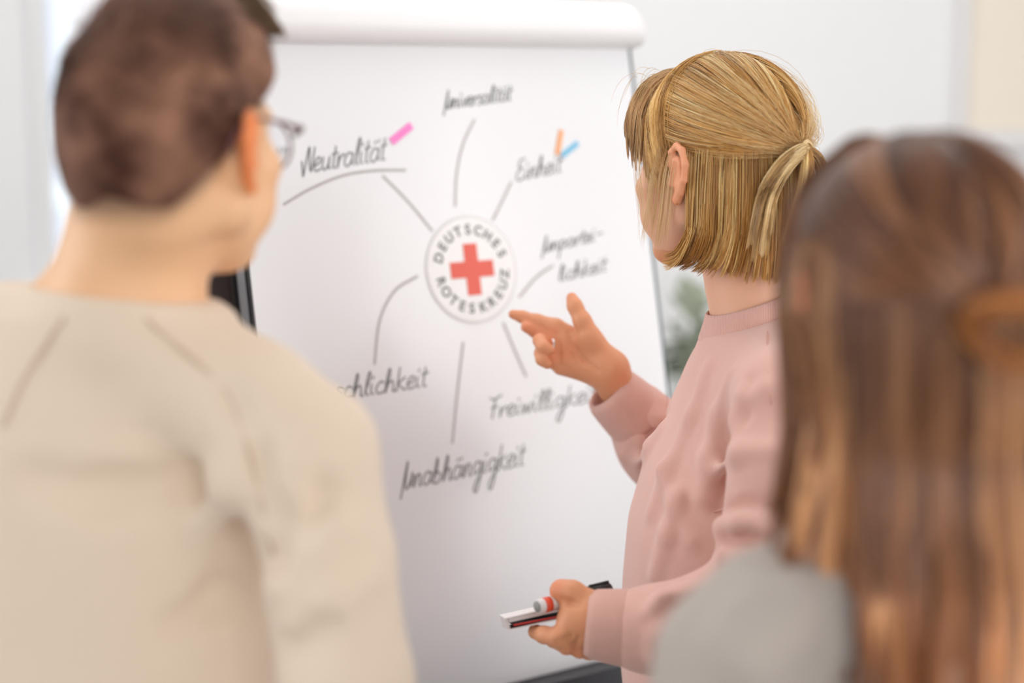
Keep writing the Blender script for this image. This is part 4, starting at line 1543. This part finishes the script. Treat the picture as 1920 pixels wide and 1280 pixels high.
custom(fh, mlim, .008)
hug(fh, fdm, .0045, lambda X, Y, Z: (lambda q: np.maximum(np.maximum(mlim(X, Y, Z), q[1] - .072), np.abs(q[0]) - .0785))(local(CM, RM_, SM, X, Y, Z)), .004)
V, Fc = fh.mesh()
from mathutils import noise as mn


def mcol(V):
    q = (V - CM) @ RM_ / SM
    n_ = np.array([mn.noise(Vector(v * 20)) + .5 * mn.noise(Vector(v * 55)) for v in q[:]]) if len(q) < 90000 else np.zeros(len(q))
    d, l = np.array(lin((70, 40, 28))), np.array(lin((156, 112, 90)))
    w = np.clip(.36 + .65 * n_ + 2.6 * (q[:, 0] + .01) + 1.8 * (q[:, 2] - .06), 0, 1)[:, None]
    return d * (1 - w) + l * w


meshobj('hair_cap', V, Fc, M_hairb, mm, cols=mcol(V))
rng = np.random.default_rng(11)
N, K = 9000, 4
n = unit(rng.normal(size=(N * 3, 3)))
q = HCm + n * HRm
zl = np.interp(q[:, 1], [-.11, -.07, -.03, .0, .05, .075], [-.044, -.044, -.008, .034, .044, .07])
ok = (q[:, 2] > zl) & (q[:, 1] < .085)
n, q = n[ok][:N], q[ok][:N]
N = len(n)
topw = np.clip((q[:, 2] - .07) / .04, 0, 1)[:, None]
ln = .006 + .016 * topw
flow = unit(np.stack([.3 * topw[:, 0], -.6 + 1.6 * topw[:, 0], -1.0 + .9 * topw[:, 0]], 1))
root = q * 1.0 + n * (.001 + .006 * topw)
dr = unit(n * (.45 + .3 * rng.random((N, 1))) + flow * .8 + rng.normal(size=(N, 3)) * .2)
paths = np.stack([root + dr * ln * t_ + flow * ln * .25 * t_ * t_ for t_ in np.linspace(0, 1, K)], 1)
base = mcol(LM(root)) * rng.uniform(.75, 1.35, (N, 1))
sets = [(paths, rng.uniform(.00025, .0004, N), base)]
p_, r_, c_ = tuft(700, 8, [(-.030, .030, .122), (-.002, .060, .128), (.020, .084, .120), (.038, .100, .094)], (.022, .014, .007), (.010, .010, .016), rng, (88, 66, 46), (128, 100, 70), (160, 132, 96), 14, .6, (.0003, .0005))
sets.append((p_, r_, c_))
p_, r_, c_ = tuft(260, 8, [(.010, .056, .122), (.028, .080, .116), (.040, .092, .106), (.050, .104, .094)], (.010, .010, .004), (.003, .003, .004), rng, (78, 56, 40), (120, 92, 64), (150, 124, 90), 14, .6, (.0003, .0005))
sets.append((p_, r_, c_))
VV, FF, CC, off = [], [], [], 0
for p, r_, c in sets:
    v, f, c = strand_mesh(LM(p.reshape(-1, 3)).reshape(p.shape), r_, c)
    VV.append(v)
    FF.append(f + off)
    CC.append(c)
    off += len(v)
meshobj('hair', np.concatenate(VV), np.concatenate(FF), M_hair, mm, cols=np.concatenate(CC))['label'] = 'short brown hair with longer top'

# glasses
M_gf = mat('dark_red_frame', (96, 52, 54), .35, noise=(60, .1))
M_lens = mat('clear_lens', (250, 250, 252), .02, trans=1.0, noise=(9, .004))
gl = meshobj('glasses', *(lambda m_: (m_.v, m_.f))(MB().tube([LM([-.010, .1115, .012]), LM([0, .114, .015]), LM([.010, .1115, .012])], .0016, 8)), M_gf, mm)
for q in (-1, 1):
    ring = [LM([q * .0345 + .0255 * math.cos(a), .104 - .016 * abs(q * .0345 + .0255 * math.cos(a)) / .06 + .006, -.002 + .0225 * math.sin(a)]) for a in np.linspace(0, 2 * math.pi, 33)]
    MB().tube(ring, .0014, 8).build('rim', M_gf, gl, True)
    c0 = sum(ring[:-1]) / 32
    nn = RM_ @ np.array([0, .0006, 0])
    lv_ = [tuple(c0 + nn)] + [tuple(p + nn) for p in ring[:-1]] + [tuple(c0 - nn)] + [tuple(p - nn) for p in ring[:-1]]
    lf_ = [(0, 1 + i, 1 + (i + 1) % 32) for i in range(32)] + [(33, 34 + (i + 1) % 32, 34 + i) for i in range(32)] + [(1 + i, 34 + i, 34 + (i + 1) % 32, 1 + (i + 1) % 32) for i in range(32)]
    meshobj('lens', lv_, lf_, M_lens, gl)
    MB().tube([LM([q * .061, .099, .008]), LM([q * .071, .095, .014]), LM([q * .076, .06, .021]), LM([q * .0815, .015, .028]), LM([q * .0845, -.012, .029]), LM([q * .084, -.026, .018]), LM([q * .080, -.036, .002])], [.0024, .0028, .0018, .0016, .0022, .0026, .0026], 8).build('temple_arm', M_gf, gl, True)

# cream sweater
M_cream = mat('cream_knit', (236, 216, 194), .9, spec=.2, noise=(7, .03), sheen=.25, wave=(95, (0, math.radians(-32), 0), .5, .0022))
M_cseam = mat('cream_knit_seam', (206, 184, 164), .9, spec=.2, noise=(60, .05))
fs = Field([-.80, 1.12, .74], [.02, 1.72, 1.46], .0045)
fs.loft([(pt(0, y, 1.42)[2], (cx - 960) / FPX * 1.42, 1.43, rx, ry) for y, cx, rx, ry in
         ((556, 210, .076, .066), (600, 196, .108, .078), (700, 170, .150, .092), (860, 150, .164, .105), (1100, 142, .166, .112), (1400, 142, .168, .118), (1750, 142, .168, .12))], .02)
fs.chain([P(262, 650, 1.415), P(345, 682, 1.40), P(470, 764, 1.385), P(574, 850, 1.375)], [.044, .046, .052, .0585], .03)
fs.chain([P(150, 640, 1.43), P(20, 650, 1.45), P(-120, 740, 1.48), P(-262, 850, 1.50)], [.048, .048, .050, .0585], .03)
fs.chain([P(574, 850, 1.375), P(612, 1050, 1.37), P(650, 1280, 1.365), P(676, 1500, 1.355), P(650, 1860, 1.30)], [.0585, .0555, .0540, .0525, .040], .012)
fs.chain([P(-262, 850, 1.50), P(-320, 1280, 1.50), P(-352, 1500, 1.495), P(-330, 1860, 1.45)], [.0585, .054, .0525, .040], .012)
for pix, r, op in (
        ([(520, 1060), (560, 1000), (600, 930)], .012, 'cut'),
        ([(540, 1090), (590, 1030), (640, 990)], .010, 'add'),
        ([(515, 1000), (530, 940), (545, 880)], .009, 'add'),
        ([(430, 740), (470, 850), (500, 960), (518, 1050)], .007, 'cut'),
        ([(380, 1000), (440, 900), (470, 830)], .014, 'add'),
        ([(60, 900), (200, 930), (360, 900)], .014, 'cut'),
        ([(560, 1180), (620, 1120), (680, 1090)], .008, 'add'),
        ([(540, 1220), (600, 1190)], .007, 'cut'),
        ([(330, 1180), (420, 1120), (480, 1040)], .010, 'cut')):
    fs.fold(pix, r, .025, op, off=.003 if op == 'cut' else -.006)
# open neckline around the neck
hug(fs, fdm, .006, plane3(P(230, 562, 1.345), P(388, 568, 1.42), P(42, 532, 1.44)), .010, pt(0, 760, 1.42)[2])
fs.plane(P(230, 562, 1.345) + np.array([0, 0, .002]), (lambda q: q)(np.cross(P(388, 568, 1.42) - P(230, 562, 1.345), P(42, 532, 1.44) - P(230, 562, 1.345)) * (1 if np.cross(P(388, 568, 1.42) - P(230, 562, 1.345), P(42, 532, 1.44) - P(230, 562, 1.345))[2] > 0 else -1)), .004)
V, Fc = fs.mesh()
sm_ = meshobj('sweater', V, Fc, M_cream, mm)
seam(sm_, fs, [(272, 596), (320, 640), (380, 690), (430, 742), (462, 830), (488, 930), (514, 1040)], .0024, M_cseam)
seam(sm_, fs, [(120, 596), (90, 640), (40, 720), (8, 800)], .0024, M_cseam)
lower_body(mm, P(142, 1400, 1.43) * [1, 1, 0] + np.array([0, 0, .86]), math.radians(-8), .12, (60, 64, 78), (90, 84, 80))

# ------------------------------------------------------------------ the woman with long brown hair, front right
D2 = 1.2
bw = empty('person', tuple(pt(1720, 640, D2) * [1, 1, 0]), 'woman with long brown half-up hair and grey sweater nearest the camera', 'person')
RB = rot_frame(math.radians(11), math.radians(4), 0)
SB = .99
CB = pt(1712, 588, D2)
LB = lambda q: CB + (np.asarray(q) * SB) @ RB.T
fd = Field([.02, .92, .58], [.60, 1.48, 1.60], .004)
head_sdf(fd, CB, RB, SB)
fd.chain([LB([0, -.026, -.045]), P(1706, 840, 1.205), P(1700, 980, 1.215)], [.052, .050, .056], .022)
fd.cap(P(1700, 1000, 1.215), P(1480, 1150, 1.21), .045, .04, .04)
fd.cap(P(1700, 1000, 1.215), P(1900, 1150, 1.24), .045, .04, .04)
fd.loft([(pt(0, y, 1.22)[2], (cx - 960) / FPX * 1.22, 1.23, rx, ry) for y, cx, rx, ry in
         ((1040, 1700, .07, .05), (1200, 1700, .125, .075), (1600, 1700, .12, .08), (2000, 1700, .115, .08))], .03)
for sh, el, wr in (((1388, 1245, 1.20), (1330, 1850, 1.17), (1392, 2210, 1.112)), ((2040, 1245, 1.26), (2110, 1850, 1.24), (2058, 2210, 1.160))):
    a, b, c = P(*sh), P(*el), P(*wr)
    fd.chain([a, b, c], [.040, .034, .024], .02)
    relaxed_hand(fd, c, unit(c - b), [0, 1, 0], [1 if a[0] < .3 else -1, .2, 0])
V, Fc = fd.mesh()
meshobj('body', V, Fc, M_skin, bw, cols=skin_tint(V, CB, RB, SB, (228, 176, 146), ear_t=(.8, .5, .36)))
eyes(bw, CB, RB, SB)
M_grey = mat('grey_wool', (176, 166, 158), .92, spec=.15, noise=(14, .05), sheen=.3, bump=(500, .4, .0015))
fs = Field([-.02, .96, .60], [.60, 1.50, 1.26], .0055)
fs.loft([(pt(0, y, 1.22)[2], (cx - 960) / FPX * 1.22, 1.23, rx, ry) for y, cx, rx, ry in
         ((985, 1700, .060, .056), (1040, 1700, .085, .068), (1120, 1700, .125, .088), (1260, 1700, .148, .10), (1600, 1700, .148, .105), (2100, 1700, .15, .11))], .02)
fs.chain([P(1690, 1080, 1.215), P(1560, 1130, 1.205), P(1450, 1185, 1.20), P(1388, 1250, 1.195)], [.052, .052, .054, .0585], .03)
fs.chain([P(1720, 1080, 1.215), P(1840, 1130, 1.23), P(1960, 1185, 1.25), P(2040, 1250, 1.26)], [.052, .052, .054, .0585], .03)
fs.chain([P(1380, 1250, 1.195), P(1342, 1420, 1.19), P(1330, 1850, 1.17), P(1388, 2180, 1.115)], [.0585, .0565, .052, .036], .012)
fs.chain([P(2040, 1250, 1.26), P(2110, 1850, 1.24), P(2060, 2180, 1.165)], [.058, .052, .036], .012)
fs.fold([(1420, 1240), (1460, 1180), (1500, 1130)], .012, .03, 'add', off=-.006)
fs.fold([(1340, 1280), (1380, 1220), (1400, 1150)], .012, .03, 'add', off=-.006)
fs.cap(P(1706, 900, 1.21), P(1700, 1010, 1.215), .054, .054, .004, 'cut')
V, Fc = fs.mesh()
meshobj('sweater', V, Fc, M_grey, bw)
MB().tube([p for p in ringpts(P(1700, 1005, 1.215), np.array([.05, -.25, 1.0]), .0585, 36)], .0048, 8).build('collar', M_grey, bw, True)
lower_body(bw, P(1700, 1600, 1.23) * [1, 1, 0] + np.array([0, 0, .80]), 0, .11, (48, 50, 60), (60, 56, 54))

# long brown hair
rng = np.random.default_rng(21)
HC = np.array([0, -.012, .036])
HR = np.array([.0890, .1100, .0990])
TIE = np.array([.002, -.126, .012])
nT = unit((TIE - HC) / HR)
DK, MD, LT = (70, 38, 22), (158, 100, 60), (244, 184, 128)
sets = []
pth = pulled(3600, 14, rng, upper_roots)
pth, best = clump(pth, rng, 40, .6)
sets.append((pth, rng.uniform(.0005, .0008, 3600), paint(rng, 3600, best, (64, 36, 22), (120, 74, 46), (188, 130, 88), 14)))
N, K = 3600, 20
ph = rng.uniform(math.radians(-112), math.radians(112), N)
n0 = np.stack([np.sin(ph), -np.cos(ph), np.zeros(N)], 1)
lay = rng.random(N)
t = np.linspace(0, 1, K)[None, :]
z0 = .03 - .02 * rng.random(N) + .03 * (np.abs(ph) > 1.05)
side_ = np.clip((np.abs(np.degrees(ph)) - 52) / 30, 0, 1)
zend = -.300 + .120 * side_ + rng.normal(size=N) * (.012 + .012 * side_) + .03 * rng.random(N) ** 3
z = z0[:, None] + (zend - z0)[:, None] * t
lf = (.92 + .09 * lay)[:, None] * (1 - .10 * np.clip((-z - .0) / .08, 0, 1) + .20 * np.clip((-z - .10) / .10, 0, 1) * (np.abs(ph)[:, None] < 1.0))
lf = lf + .03 * np.sin(math.pi * np.clip(t * 1.6, 0, 1)) + .09 * np.clip((np.abs(ph)[:, None] - 1.1) / .3, 0, 1) * np.clip(1 - np.abs(z) / .06, 0, 1)
x = HC[0] + n0[:, :1] * HR[0] * lf
y = HC[1] + n0[:, 1:2] * HR[1] * lf
x = x + np.sign(n0[:, :1]) * (.028 * np.clip((t - .45) / .55, 0, 1)) * side_[:, None]
y = y + .006 * t * side_[:, None]
x = x * (1 - .08 * np.clip((t - .5) / .5, 0, 1) * (1 - side_[:, None]))
wob = .006 * np.sin(t * 9 + (lay[:, None] * 5) + ph[:, None] * 3) * t
pth = np.stack([x + wob, y + wob * .6, z + 0 * x], 2)
pth, best = clump(pth, rng, 60, .75)
cc = paint(rng, N, best, DK, MD, LT, K)
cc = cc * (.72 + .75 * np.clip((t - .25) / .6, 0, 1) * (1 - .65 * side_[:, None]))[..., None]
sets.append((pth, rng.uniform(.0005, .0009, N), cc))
# knot of hair behind the head
N, K = 700, 16
a = np.linspace(0, 2 * math.pi * 1.15, K)[None, :]
ph2 = rng.uniform(0, 2 * math.pi, (N, 1))
rt_ = .0085 * np.sqrt(rng.random((N, 1)))
R_ = .0225 + rt_ * np.cos(ph2 + a * .7)
a1_ = a + rng.uniform(0, 6.28, (N, 1))
R_ = R_ * (1 + .22 * np.sin(a1_ * 1.0 + .7) + .10 * np.sin(a1_ * 3))
pth = np.stack([.004 + 1.15 * R_ * np.cos(a1_), -.143 + rt_ * np.sin(ph2 + a * .7) - .012 * np.cos(a1_), -.004 + .90 * R_ * np.sin(a1_)], 2) + rng.normal(size=(N, 1, 3)) * .0012
pth, best = clump(pth, rng, 30, .2)
sets.append((pth, rng.uniform(.0005, .0008, N), paint(rng, N, best, (84, 44, 22), (176, 108, 56), (224, 156, 92), K)))
for q in (-1, 1):
    sets.append(tuft(520, 18, [(q * .016, .050, .124), (q * .058, .050, .088), (q * .080, .034, .03), (q * .083, .022, -.04), (q * .086, .016, -.11), (q * .094, .012, -.165)], (.010, .016, .006), (.007, .018, .012), rng, DK, (132, 84, 52), (176, 124, 82), 40, .6, (.0005, .0008)))
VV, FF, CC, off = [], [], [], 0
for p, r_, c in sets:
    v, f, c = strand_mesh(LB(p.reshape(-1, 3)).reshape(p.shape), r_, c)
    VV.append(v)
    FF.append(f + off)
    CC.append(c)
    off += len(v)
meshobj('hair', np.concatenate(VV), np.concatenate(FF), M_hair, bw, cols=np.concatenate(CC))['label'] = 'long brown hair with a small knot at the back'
fh = Field(CB - [.2, .2, .34], CB + .2, .004)
fh.ell(LB(HC), HR * SB * .965, RB, .01)
fh.plane(LB([0, .050, .0]), RB @ unit(np.array([0, 1, -.55])), .01)
fh.plane(LB([0, 0, .002]), RB @ np.array([0, .25, -1.0]), .006)
f2 = Field(CB - [.2, .2, .34], CB + .2, .004)
f2.ell(LB([0, -.014, .0]), np.array([.076, .094, .70]) * SB, RB, .01)
f2.plane(LB([0, 0, .02]), RB @ np.array([0, 0, 1.0]), .006)
f2.plane(LB([0, 0, -.24]), RB @ np.array([0, 0, -1.0]), .03)
f2.plane(LB([0, -.020, 0]), RB @ unit(np.array([0, 1, .0])), .006)
fh.F = np.minimum(fh.F, f2.F)
V, Fc = fh.mesh()
meshobj('hair_underlayer', V, Fc, M_hair, bw, cols=np.tile(np.array(lin((74, 44, 28))), (len(V), 1)))
